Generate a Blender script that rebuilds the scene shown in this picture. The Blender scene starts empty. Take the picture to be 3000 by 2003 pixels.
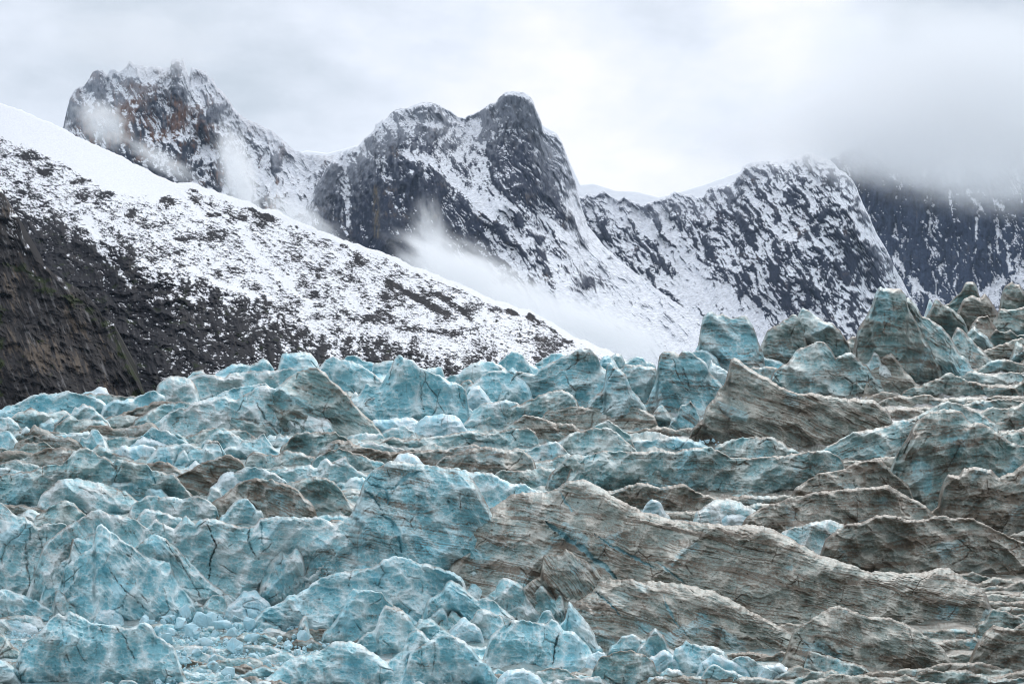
# Glacier icefall below cloud-hung peaks: terrain, seracs, ice blocks, mist and sky, all procedural.
import bpy, math, random, time
import numpy as np
T0 = time.time()
F = 5000.0      # focal length in units of the 3000-wide frame (60 mm lens)
HZ = 1750.0     # row of the horizon in that frame
ZC = 40.0       # height of the eye above the water
f32 = np.float32
scene = bpy.context.scene
COL = scene.collection
random.seed(7)

# ------------------------------------------------------------------ noise
def _h(ix, iy, s):
    n = (ix.astype(np.uint32) * np.uint32(374761393)) ^ (iy.astype(np.uint32) * np.uint32(668265263)) ^ np.uint32((s * 2246822519) & 0xffffffff)
    n = (n ^ (n >> np.uint32(13))) * np.uint32(1274126177)
    n ^= n >> np.uint32(16)
    n *= np.uint32(2654435769)
    n ^= n >> np.uint32(15)
    return n
_ang = np.arange(256) / 256.0 * 2 * np.pi
_GX = np.cos(_ang).astype(f32); _GY = np.sin(_ang).astype(f32)
def perlin(x, y, s):
    xi = np.floor(x); yi = np.floor(y)
    fx = (x - xi).astype(f32); fy = (y - yi).astype(f32)
    xi = xi.astype(np.int64) + 100000; yi = yi.astype(np.int64) + 100000
    u = fx * fx * fx * (fx * (fx * 6 - 15) + 10); v = fy * fy * fy * (fy * (fy * 6 - 15) + 10)
    def g(ox, oy):
        k = _h(xi + ox, yi + oy, s) & np.uint32(255)
        return _GX[k] * (fx - ox) + _GY[k] * (fy - oy)
    a = g(0, 0); b = g(1, 0); c = g(0, 1); d = g(1, 1)
    return (a + u * (b - a) + v * ((c + u * (d - c)) - (a + u * (b - a)))) * 1.5
def fbm(x, y, s, o=4, gain=0.5, lac=2.03):
    r = 0; a = 1.0; t = 0
    for i in range(o):
        r = r + a * perlin(x, y, s + i * 17); t += a; a *= gain; x = x * lac + 13.7; y = y * lac - 7.1
    return r / t
def ridged(x, y, s, o=4, gain=0.55, lac=2.1):
    r = 0; a = 1.0; t = 0
    for i in range(o):
        r = r + a * (1 - np.abs(perlin(x, y, s + i * 31)) * 2); t += a; a *= gain; x = x * lac + 3.1; y = y * lac + 9.2
    return r / t
def worley(x, y, s, slope=1.0, off=0.5):
    """F1, edge distance F2-F1, and tilted scoops that meet in sharp ridges"""
    xi = np.floor(x).astype(np.int64); yi = np.floor(y).astype(np.int64)
    F1 = np.full(x.shape, 9.0, f32); F2 = np.full(x.shape, 9.0, f32); fac = np.full(x.shape, 9.0, f32)
    for ox in (-1, 0, 1):
        for oy in (-1, 0, 1):
            cx = xi + ox; cy = yi + oy
            k = _h(cx + 100000, cy + 100000, s)
            jx = (k & np.uint32(255)).astype(f32) / 255; jy = ((k >> np.uint32(8)) & np.uint32(255)).astype(f32) / 255
            dx = (x - cx - jx).astype(f32); dy = (y - cy - jy).astype(f32)
            d = np.sqrt(dx * dx + dy * dy)
            a = (k >> np.uint32(16)) & np.uint32(255)
            o = ((k >> np.uint32(24)) & np.uint32(255)).astype(f32) / 255 - 0.5
            pf = (_GX[a] * dx + _GY[a] * dy) * (slope * .62) + o * off * .7 + d * d * 1.15
            m = d < F1
            F2 = np.where(m, F1, np.minimum(F2, d)); F1 = np.where(m, d, F1); fac = np.minimum(fac, pf)
    return F1, F2 - F1, (fac - .12) * 1.5
def stroke(X, Y, pts, along=False):
    d = np.full(X.shape, 1e9, f32); T = np.zeros(X.shape, f32); n = len(pts) - 1
    for i, ((ax, ay), (bx, by)) in enumerate(zip(pts[:-1], pts[1:])):
        vx, vy = bx - ax, by - ay; t = np.clip(((X - ax) * vx + (Y - ay) * vy) / (vx * vx + vy * vy), 0, 1)
        q = np.hypot(X - ax - t * vx, Y - ay - t * vy); T = np.where(q < d, (i + t) / n, T); d = np.minimum(d, q)
    return (d, T) if along else d
CR = {'A1': (0, 1000), 'A2': (750, 1000), 'A3': (1500, 1000), 'A4': (2250, 1000), 'B1': (0, 1503), 'B2': (750, 1503), 'B3': (1500, 1503), 'B4': (2250, 1503), 'T': (2000, 600)}
CRACKS = []
for ln in """big cracked pale blue|A2|1000,1370 1080,1440 1160,1545|4|22|blue
big cracked pale blue|A2|1060,1315 1190,1350 1218,1450 1195,1500|3.5|16|blue
big cracked pale blue|A2|1225,1360 1290,1330 1360,1255 1450,1210 1520,1190|6|18|blue
big cracked pale blue|B2|1150,20 1250,80 1310,200 1345,380|7|26|blue
big cracked pale blue|B2|820,320 950,310 1060,290|3|8|blue
huge brown-layered|B3|300,70 450,190 600,290 750,420 870,500 960,600|9|26|blue
huge brown-layered|B3|750,190 900,290 1050,370 1190,440 1330,510|4|14|blue
huge brown-layered|B3|1340,450 1450,540 1590,640|3.5|12|blue
huge brown-layered|A3|430,1370 500,1480 560,1560|3|10|blue
brown-layered lower|B3|760,720 870,800 1000,940|3.5|14|blue
brown-layered lower|B3|1390,730 1420,850 1500,1000 1650,1170|3|10|blue
brown-layered lower|B3|1870,670 2040,740 2200,830 2349,960|5|16|blue
brown-layered lower|B4|0,890 130,950 260,1020 330,1100 430,1200 500,1280|5|18|blue
leftmost pale ice wall|B1|230,240 250,450 275,600 280,740|6|4|dirt
leftmost pale ice wall|B1|350,180 390,300 400,450|3|4|dirt
leftmost pale ice wall|B1|440,400 480,560|2.5|2|dirt
widest pale blue|B1|1000,500 1100,660 1280,820 1360,900|2.5|4|dirt
broad brownish ice fin|B1|1080,60 1140,150|3|3|dirt
long brown-seamed ice fin|B1|1500,240 1700,520 1850,780|3|5|dirt
long brown-seamed ice fin|B1|1560,600 1720,780|2|3|dirt
dirty fluted right part|B1|1900,100 1990,300 1930,420 1920,600|3|12|dirt
dirty fluted right part|B1|2290,100 2280,260 2349,400|4|8|dirt
dirty fluted right part|B2|40,60 55,180 60,300|2.5|16|blue
great curved scalloped|B2|870,530 862,600 850,680|2.5|3|dirt
great curved scalloped|B2|1480,480 1580,540|3|2|dirt
great clean blue ice pyramid|A2|1505,240 1515,400 1515,560 1560,680|1.8|3|dirt
blue ice face sloping right|A2|1090,290 1095,400|2|4|dirt
layered ice column|A3|830,420 825,520 820,620|4|5|dirt
layered ice column|A3|1130,480 1180,560|3|4|dirt
big double-topped|A3|1560,240 1600,330 1640,460|2.5|3|dirt
wide dark grey-blue|A1|1350,1130 1390,1230 1430,1310|3.5|16|blue
big scalloped blue ice wall at|B1|1060,1040 1140,1130 1190,1250 1240,1330|3|5|dirt
big scalloped blue ice wall at|B1|640,960 655,1060|4|2|dirt
big scalloped blue ice wall at|B1|590,1300 610,1420|3|2|dirt
wide blue ice face|B3|430,1110 390,1240 375,1380|3.5|10|dirt
broad blue ice shoulder|B2|1640,1160 1635,1330 1620,1480|2.5|4|dirt
long pale|A1|590,460 600,620|2|6|dirt
big pale ice face sloping|A2|330,600 340,720 370,820|3|3|dirt
big pale ice face sloping|A2|0,560 60,660 100,740|3|6|dirt
white-and-brown topped|A2|640,840 645,960|3|3|dirt
big dark grey-teal|A4|1240,1050 1340,760|3|-7|dirt""".splitlines():
    a, c, p, w_, d_, k_ = ln.split('|'); x0, y0 = CR[c]
    CRACKS.append((a, [(x0 + float(u) / 3.132, y0 + float(v) / 3.132) for u, v in (q.split(',') for q in p.split())], float(w_), float(d_), k_))
def sstep(a, b, x):
    t = np.clip((x - a) / (b - a), 0, 1); return t * t * (3 - 2 * t)
def mix(a, b, t):
    t = t[..., None]; return a * (1 - t) + np.asarray(b, f32) * t
def rgb(*c): return np.array(c, f32)
def rot(x, y, deg):
    a = math.radians(deg); return x * math.cos(a) + y * math.sin(a), -x * math.sin(a) + y * math.cos(a)

# ------------------------------------------------------------------ world <-> frame
def world(px, py, Y):
    X = (px - 1500.0) / F * Y
    Z = ZC + (HZ - py) / F * Y
    return np.stack([X, np.broadcast_to(Y, X.shape), Z], -1)

# ------------------------------------------------------------------ objects
def tag(o, label=None, cat=None, group=None, kind=None):
    if label: o['label'] = label
    if cat: o['category'] = cat
    if group: o['group'] = group
    if kind: o['kind'] = kind
    return o
def grid_mesh(name, P, C, mat, extra=None):
    """P: rows x cols x 3 points, C: rows x cols x 3 colours -> mesh object, origin at its base centre"""
    R, N = P.shape[:2]
    pts = P.reshape(-1, 3).astype(np.float64)
    org = np.array([pts[:, 0].mean(), pts[:, 1].mean(), pts[:, 2].min()])
    i = np.arange(R * N).reshape(R, N)
    a = i[:-1, :-1].ravel(); b = i[1:, :-1].ravel(); c = i[1:, 1:].ravel(); d = i[:-1, 1:].ravel()
    q = np.stack([a, b, c, d], -1).astype(np.int32)
    me = bpy.data.meshes.new(name)
    me.vertices.add(len(pts)); me.vertices.foreach_set('co', (pts - org).astype(f32).ravel())
    me.loops.add(q.size); me.loops.foreach_set('vertex_index', q.ravel())
    me.polygons.add(len(q)); me.polygons.foreach_set('loop_start', (np.arange(len(q)) * 4).astype(np.int32))
    me.polygons.foreach_set('use_smooth', np.ones(len(q), bool))
    me.update(calc_edges=True)
    ca = me.color_attributes.new('tint', 'FLOAT_COLOR', 'POINT')
    c4 = np.ones((len(pts), 4), f32); c4[:, :3] = np.clip(C.reshape(-1, 3), 0, 1)
    ca.data.foreach_set('color', c4.ravel())
    if extra is not None:
        at = me.attributes.new('gloss', 'FLOAT', 'POINT'); at.data.foreach_set('value', extra.astype(f32).ravel())
    me.materials.append(mat)
    o = bpy.data.objects.new(name, me); o.location = org; COL.objects.link(o)
    return o

# ------------------------------------------------------------------ materials
def nodes(m):
    m.use_nodes = True; nt = m.node_tree; nt.nodes.clear(); return nt
def surf_mat(name, fine, bump, rough0, rough1, spec=0.3, var=0.25, sss=0.0, bump2=0.0):
    """colour attribute 'tint' x object-space noise, with two scales of bump; sizes in metres"""
    m = bpy.data.materials.new(name); nt = nodes(m); N = nt.nodes; L = nt.links
    out = N.new('ShaderNodeOutputMaterial'); b = N.new('ShaderNodeBsdfPrincipled'); L.new(b.outputs[0], out.inputs[0])
    at = N.new('ShaderNodeAttribute'); at.attribute_name = 'tint'
    tc = N.new('ShaderNodeTexCoord')
    n1 = N.new('ShaderNodeTexNoise'); n1.inputs['Scale'].default_value = 1 / fine; n1.inputs['Detail'].default_value = 5; n1.inputs['Roughness'].default_value = 0.65
    L.new(tc.outputs['Object'], n1.inputs['Vector'])
    mr = N.new('ShaderNodeMapRange'); mr.inputs[1].default_value = 0.3; mr.inputs[2].default_value = 0.7
    mr.inputs[3].default_value = 1 - var; mr.inputs[4].default_value = 1 + var
    L.new(n1.outputs[0], mr.inputs[0])
    mu = N.new('ShaderNodeVectorMath'); mu.operation = 'SCALE'; L.new(at.outputs['Color'], mu.inputs[0]); L.new(mr.outputs[0], mu.inputs['Scale'])
    L.new(mu.outputs[0], b.inputs['Base Color'])
    bp = N.new('ShaderNodeBump'); bp.inputs['Strength'].default_value = 1; bp.inputs['Distance'].default_value = bump
    L.new(n1.outputs[0], bp.inputs['Height'])
    last = bp
    if bump2:
        v = N.new('ShaderNodeTexVoronoi'); v.feature = 'SMOOTH_F1'; v.inputs['Scale'].default_value = 0.45 / fine
        L.new(tc.outputs['Object'], v.inputs['Vector'])
        b2 = N.new('ShaderNodeBump'); b2.inputs['Strength'].default_value = 1; b2.inputs['Distance'].default_value = bump2
        L.new(v.outputs['Distance'], b2.inputs['Height']); L.new(bp.outputs[0], b2.inputs['Normal']); last = b2
    L.new(last.outputs[0], b.inputs['Normal'])
    r = N.new('ShaderNodeMapRange'); r.inputs[3].default_value = rough0; r.inputs[4].default_value = rough1
    L.new(n1.outputs[0], r.inputs[0]); L.new(r.outputs[0], b.inputs['Roughness'])
    b.inputs['Specular IOR Level'].default_value = spec
    if sss:
        b.inputs['Subsurface Weight'].default_value = sss; b.inputs['Subsurface Radius'].default_value = (0.3, 0.8, 1.0); b.inputs['Subsurface Scale'].default_value = 0.8
    return m
M_ICE = surf_mat('glacier_ice', 0.35, 0.10, 0.35, 0.75, 0.4, 0.14, 0.0, 0.06)
M_ROCK = surf_mat('mountain_rock', 12.0, 6.0, 0.8, 0.98, 0.04, 0.35)
M_HILL = surf_mat('hillside_rock', 2.4, .8, 0.8, 0.98, 0.04, 0.16)
M_SNOW = surf_mat('far_snow', 40.0, 4.0, 0.8, 0.95, 0.1, 0.03)

# ------------------------------------------------------------------ glacier depth by frame row
_dp = np.array([700, 800, 900, 1000, 1100, 1200, 1300, 1400, 1500, 1600, 1750, 1850, 1930, 2003, 2100], float)
_dy = np.array([2000, 1650, 1280, 1020, 860, 730, 620, 535, 465, 410, 350, 318, 292, 268, 230], float)
def D(py): return np.interp(py, _dp, _dy)

# ------------------------------------------------------------------ one body of ice
STEP = 2.2
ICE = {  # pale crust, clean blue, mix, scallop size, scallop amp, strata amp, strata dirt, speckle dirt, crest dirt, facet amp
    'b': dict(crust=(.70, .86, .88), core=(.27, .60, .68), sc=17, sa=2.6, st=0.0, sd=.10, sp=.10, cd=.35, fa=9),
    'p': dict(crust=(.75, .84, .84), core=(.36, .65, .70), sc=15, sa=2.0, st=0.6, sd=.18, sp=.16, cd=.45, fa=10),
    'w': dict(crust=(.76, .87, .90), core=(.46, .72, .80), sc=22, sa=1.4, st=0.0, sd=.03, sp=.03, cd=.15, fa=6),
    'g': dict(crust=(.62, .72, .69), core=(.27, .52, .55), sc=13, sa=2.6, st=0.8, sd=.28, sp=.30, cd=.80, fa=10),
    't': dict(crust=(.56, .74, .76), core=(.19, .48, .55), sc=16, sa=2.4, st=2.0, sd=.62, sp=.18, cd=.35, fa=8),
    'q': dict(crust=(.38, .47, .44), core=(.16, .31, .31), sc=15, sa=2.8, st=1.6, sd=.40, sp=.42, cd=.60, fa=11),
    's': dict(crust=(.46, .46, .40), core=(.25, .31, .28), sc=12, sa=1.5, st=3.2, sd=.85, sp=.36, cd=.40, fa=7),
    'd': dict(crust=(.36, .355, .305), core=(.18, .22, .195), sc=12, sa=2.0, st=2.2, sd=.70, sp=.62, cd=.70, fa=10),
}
DIRT = rgb(.070, .050, .032); DIRT2 = rgb(.165, .125, .085)
def ice_fields(X, Y, seed, K, ang, d, k=1.0):
    """relief (frame units, + towards the eye) and colour over frame coordinates"""
    wx = X + 18 * fbm(X / 90, Y / 90, seed, 3); wy = Y + 18 * fbm(X / 90, Y / 90, seed + 5, 3)
    sx, sy = rot(wx, wy, ang)
    fx, fy = rot(wx, wy, 35 + (seed % 7) * 17)
    F1, e1, f1 = worley(fx / 150, fy / 70, seed + 1, 1.3, .8)
    _, e2, f2 = worley(fx / 55, fy / 34, seed + 2, 1.2, .7)
    _, e3, f3 = worley(sx / 26, sy / 15, seed + 21, 1.3, .8)
    S1, es, _ = worley(wx / K['sc'], wy / (K['sc'] * .72), seed + 3)
    A = K['fa']
    R = A * 2.3 * f1 + A * 1.15 * f2 + A * .38 * f3
    R += A * .55 * fbm(X / 60, Y / 60, seed + 9, 4, .55)
    R += A * .5 * ridged(fx / 120, fy / 26, seed + 12, 3) * sstep(-.3, .3, fbm(X / 160, Y / 160, seed + 14, 2))
    R += 6.0 * ridged(sx / 55, sy / 16, seed + 17, 3) * sstep(-.1, .3, fbm(X / 90, Y / 90, seed + 18, 2))
    R += K['sa'] * (S1 * S1 * 1.6) * (.5 + .5 * sstep(-.3, .2, fbm(X / 110, Y / 110, seed + 15, 2)))
    # annual layers
    gx_, gy_ = rot(X - OFF[0] + 14 * fbm(X / 120, Y / 120, seed + 29, 2), Y - OFF[1], ang); lay = gy_ + 16 * fbm(gx_ / 420, gy_ / 90, 4030, 3) + 7 * fbm(sx / 120, sy / 60, seed + 30, 2) + 2.5 * fbm(sx / 18, sy / 9, seed + 33, 2)
    lay = lay + 20 * fbm(gx_ / 210, gy_ / 120, 4033, 3)
    l1 = fbm(lay / 24., gx_ / 700, 4031, 4, .72, 2.2); l2 = fbm(lay / 5.2, gx_ / 420, 4032, 3, .7)
    la = np.clip(.5 + 1.25 * l1, 0, 1); lb = np.clip(.5 + 1.25 * l2, 0, 1)
    lp = sstep(-.35, .25, fbm(sx / 150, sy / 40, seed + 34, 3))
    R += K['st'] * ((la - .5) * 1.5 + (lb - .5) * .35) * (.35 + .65 * lp) + K['st'] * .9 * sstep(.2, .9, fbm(gx_ / 90, lay / 7., 4036, 3))
    # fractures
    cr = np.exp(-(e1 / .022) ** 2) * sstep(.05, .3, fbm(X / 80, Y / 80, seed + 40, 2))
    R -= cr * 5
    pits = sstep(.62, .8, fbm(X / 11, Y / 8, seed + 44, 1)); R -= pits * 3.5
    # colours
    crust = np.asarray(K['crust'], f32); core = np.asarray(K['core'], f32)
    cm = .36 + .30 * fbm(X / 90, Y / 60, seed + 50, 3) + .34 * fbm(X / 22, Y / 14, seed + 51, 4, .65) + .8 * f2 + .45 * f3 + .25 * f1 + .45 * np.exp(-d / 5.) + .7 * sstep(.15, .03, es) - .35 * sstep(.25, .0, S1) + .25 * f2  # thin-edge glow along the crest put into the colour; weathered ridges paler, hollows bluer
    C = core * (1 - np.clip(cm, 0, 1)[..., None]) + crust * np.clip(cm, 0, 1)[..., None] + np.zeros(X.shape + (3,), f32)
    fresh = sstep(.30, .45, fbm(X / 120, Y / 90, seed + 52, 4) + .4 * f1) * (1 - K['sp'])
    C = mix(C, rgb(.15, .55, .68), fresh * .5)
    fine = fbm(X / 7, Y / 5, seed + 60, 3)
    # dirt: layer bands, speckle, crest seam, run-off streaks, cracks
    band = sstep(.48, .74, la + .22 * fine) * .95 + sstep(.52, .8, lb + .3 * fine) * .7
    thin = ((lay + 3 * l1) / 8.5) % 1; thin = np.exp(-((thin - .5) / .13) ** 2) * sstep(-.25, .15, fbm(gx_ / 70, lay / 14, 4040, 3)); thin2 = ((lay + 5 * l2) / 3.9) % 1; thin = thin + .55 * np.exp(-((thin2 - .5) / .2) ** 2) * sstep(-.1, .3, fbm(gx_ / 50, lay / 9, 4041, 3))
    band = band * .85 + .85 * thin
    dirt = K['sd'] * band * (.4 + .7 * lp)
    XG, YG = X - OFF[0], Y - OFF[1]; sp = fbm(XG / 60, YG / 26, 4061, 5, .68)
    dirt = dirt + K['sp'] * sstep(-.05, .3, sp + .3 * fine) * 1.0
    dirt = dirt + K['cd'] * np.exp(-(d / (4.6 + 3.0 * fbm(X / 40, X * 0 + 3, seed + 62, 2))) ** 2) * sstep(-.35, .15, fbm(X / 50, Y / 50, seed + 63, 2)) * 1.1
    dirt = dirt + K['cd'] * .5 * np.exp(-d / 22.) * sstep(.1, .5, fbm(X / 14, Y / 45, seed + 64, 3))
    st = fbm(X / 9, Y / 150, seed + 65, 3); dirt = dirt + (.25 + .4 * K['sp']) * sstep(.34, .55, st) * sstep(-.1, .3, fbm(X / 120, Y / 90, seed + 66, 2)) * .9
    dirt = dirt + cr * (.35 + .4 * K['cd']) + np.exp(-(e2 / .035) ** 2) * .16 * K['cd'] * sstep(-.1, .3, sp)
    vn = fbm(XG / 95 + .35 * fbm(XG / 20, YG / 20, 4072, 3), YG / 42, 4071, 3); vn2 = fbm(XG / 60, YG / 60 + .3 * fbm(XG / 15, YG / 15, 4074, 3), 4073, 2)
    vm = sstep(-.15, .25, fbm(XG / 120, YG / 80, 4075, 3))
    dirt = dirt + vm * (.25 + .65 * K['cd']) * (np.exp(-(vn / .012) ** 2) + .7 * np.exp(-(vn2 / .010) ** 2) + .25 * np.exp(-(vn / .05) ** 2)) * (.6 + 1.2 * fine)
    dirt = dirt + pits * .25
    dirt = np.clip(dirt, 0, .93)
    dc = mix(np.broadcast_to(DIRT, X.shape + (3,)), DIRT2, np.clip(.5 + fine, 0, 1))
    C = C * (1 - dirt[..., None]) + dc * dirt[..., None]
    return R, C, dirt
_LST = [(-200, 1150), (1300, 1090), (1560, 1250), (1500, 1400), (1560, 1500), (1800, 1620), (1900, 1760), (2200, 1900), (2500, 2010), (2700, 2100)]
def region(X, Y):
    """how dirt-laden the ice is: 0 clean left icefall .. 1 layered right side"""
    xb = np.interp(Y, [900, 1100, 1200, 1300, 1400, 1500, 1600, 1700, 1800, 1900, 2010], [2600, 2250, 1950, 1850, 1900, 1600, 1640, 1760, 1850, 2080, 2500])
    return sstep(-260, 260, X - xb + 160 * fbm(X / 170, Y / 60, 5001, 3)) 
def blendK(own, X, Y, keep):
    P_, S_, G_ = ICE['p'], ICE['s'], ICE['d']
    g = region(X, Y); t = np.clip(.22 + .75 * fbm(X / 110, Y / 45, 5010, 4, .6), 0, .85) * keep
    br = sstep(-.05, .35, fbm(X / 260, Y / 40, 5020, 3)) * .5       # brown belts crossing the clean ice too
    K = {}
    for k in own:
        a = np.asarray(own[k], f32); b0 = np.asarray(P_[k], f32); b1 = np.asarray(S_[k], f32); b2 = np.asarray(G_[k], f32)
        if k in ('sc', 'sa'): K[k] = own[k]; continue
        e = (lambda q: q[..., None]) if a.ndim else (lambda q: q)
        reg = (b0 * (1 - e(br)) + b2 * e(br)) * (1 - e(g)) + b1 * e(g)
        K[k] = a * (1 - e(t)) + reg * e(t)
    return K
BODIES = []; SPANS = []; OFF = [0.0, 0.0]
def body(name, pts, foot, style, label, cat, ang=6.0, lean=.6, roll=13, group=None, dfoot=None, seed=None, tuck=True, amp=1.0, bulge=.05, rag=1.0, skirt=None):
    """a fin, tower or block of ice: crest line in frame units, standing at the glacier depth of its foot row"""
    K = ICE[style]
    seed = seed if seed is not None else (len(BODIES) * 101 + 11)
    xs = [p[0] for p in pts]; ys = [p[1] for p in pts]
    for i in range(1, len(xs)):
        if xs[i] <= xs[i - 1] + 1.5: xs[i] = xs[i - 1] + 1.5
    ek = .24 if foot < 1150 else .6; e0 = ek * (foot - ys[0]) + 4; e1 = ek * (foot - ys[-1]) + 4
    f_ = foot + 12
    xs = [xs[0] - e0, xs[0] - .55 * e0] + xs + [xs[-1] + .55 * e1, xs[-1] + e1]; ys = [max(f_, ys[0] + 8), ys[0] + .24 * max(foot - ys[0], 8)] + ys + [ys[-1] + .24 * max(foot - ys[-1], 8), max(f_, ys[-1] + 8)]
    n = max(8, int((xs[-1] - xs[0]) / STEP))
    X = np.linspace(xs[0], xs[-1], n)
    top = np.interp(X, xs, ys)
    kern = np.array([1, 2, 3, 2, 1]) / 9.0
    top = np.convolve(np.pad(top, 2, mode='edge'), kern, 'valid')
    top = top + rag * 1.6 * (2.2 * perlin(X / 17, X * 0 + .5, seed) + 1.0 * perlin(X / 7.5, X * 0 + 4.5, seed) + .35 * perlin(X / 3.6, X * 0 + 7.5, seed))
    h = foot - min(ys)
    skirt = min(70, .45 * h + 12) if skirt is None else skirt; bot = foot + 30 + skirt
    R_ = max(8, int((bot - min(ys)) / (STEP * .95)))
    v = np.linspace(0, 1, R_) ** 1.06
    PX = np.broadcast_to(X, (R_, n)).astype(f32); PY = (top + (bot - top) * v[:, None]).astype(f32)
    slope = np.abs(np.gradient(top, X)); slope = np.convolve(np.pad(slope, 3, mode='edge'), np.ones(7) / 7, 'valid')
    d = (PY - top) / np.sqrt(1 + slope ** 2)
    ox = (seed * 37.7) % 4000
    OFF[0] = ox; OFF[1] = ox * .31; SPANS.append((X, top, foot))
    K = blendK(K, PX, PY, 0.25 if style in 'wb' and foot < 1250 else .6 if style == 'w' else 1.0)
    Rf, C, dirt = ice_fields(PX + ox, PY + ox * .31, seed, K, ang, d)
    for sub, cp_, wd, dp, kind in CRACKS:
        if sub in (label or ''):
            q, tq = stroke(PX + 7 * fbm(PX / 20, PY / 20, 61, 4, .6), PY + 7 * fbm(PX / 20, PY / 20, 62, 4, .6), cp_, True)
            wq = np.maximum(.3, wd * (.15 + 1.0 * np.clip(np.sin(np.pi * np.clip(tq, 0, 1)), 0, 1) ** .6) * (.75 + .9 * fbm(PX / 25, PY / 25, 64, 3)))
            if kind == 'blue': C = mix(C, (.20, .47, .54), sstep(1.3, .6, q / wq) * .6); Rf = Rf - dp * .4 * sstep(1.25, .3, q / wq)
            else: C = mix(C, DIRT, np.clip(np.exp(-(q / (wq * .8)) ** 2) * (.32 + 1.7 * fbm(PX / 7, PY / 14, 63, 3)), 0, .75) + .25 * np.exp(-(q / (wq * 2.6)) ** 2) * sstep(0, .3, fbm(PX / 12, PY / 30, 65, 3))); Rf = Rf - dp * 1.0 * sstep(1.0, .4, q / wq)
    Df = float(D(dfoot if dfoot is not None else foot)); m = Df / F
    r = min(roll, .35 * h)
    rd = np.clip(d / r, 0, 1); rollv = r * (1 - np.sqrt(np.clip(1 - (1 - rd) ** 2, 0, 1)))
    u = (X - xs[0]) / (xs[-1] - xs[0]) * 2 - 1
    W = xs[-1] - xs[0]
    big = .36 * min(h, 130) * fbm(PX / 190 + seed, PY / 150, seed + 70, 2)
    fr_ = np.clip((PY - top) / np.maximum(foot - top, 20), 0, 1); big = big - .24 * np.minimum(np.maximum(foot - top, 0), 120) * fr_ ** 2 * (1 if h > 30 else .5)
    sag = bulge * min(W, 2.5 * h) * (u ** 4)
    fade = sstep(0, 10, d) * .85 + .15
    rel = (Rf * amp * min(1.0, .35 + h / 110.) * fade - rollv * 1.5 + big - sag)
    base = np.minimum(Df, D(PY) * 1.0)                   # below the foot the ice runs out over the glacier surface
    up = np.clip(foot - PY, 0, None); dn = np.clip(PY - foot, 0, None)
    Yd = np.where(PY < foot, Df + m * lean * up, base + m * 45 * (dn / (skirt + 30)) ** 2) - m * rel * 1.6 * (1 - .9 * sstep(0, 1, dn / (skirt + 30)))
    Pf = world(PX, PY, Yd)
    # back side: from the crest away and down
    K_ = 7; t = np.linspace(0, 1, K_ + 1)[1:]
    thick = max(.55 * h, 14) * m
    Yc = Yd[0]; zc = Pf[0, :, 2]; drop = (foot + 30 - top) * m
    Xw = Pf[0, :, 0]
    B = []
    for tt in t[::-1]:
        bx = Xw + 0 * Yc; by = Yc + thick * tt * (1 + .3 * perlin(X / 30, X * 0 + tt * 3, seed + 80)); bz = zc - drop * tt ** 1.7 - (0 if tt > .2 else 0)
        B.append(np.stack([bx, by, bz], -1))
    P = np.concatenate([np.array(B), Pf], 0)
    Cb = np.concatenate([np.broadcast_to(C[:1], (K_, n, 3)), C], 0)
    o = grid_mesh(name, P, Cb, M_ICE)
    tag(o, label, cat, group)
    BODIES.append(o)
    return o

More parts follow.
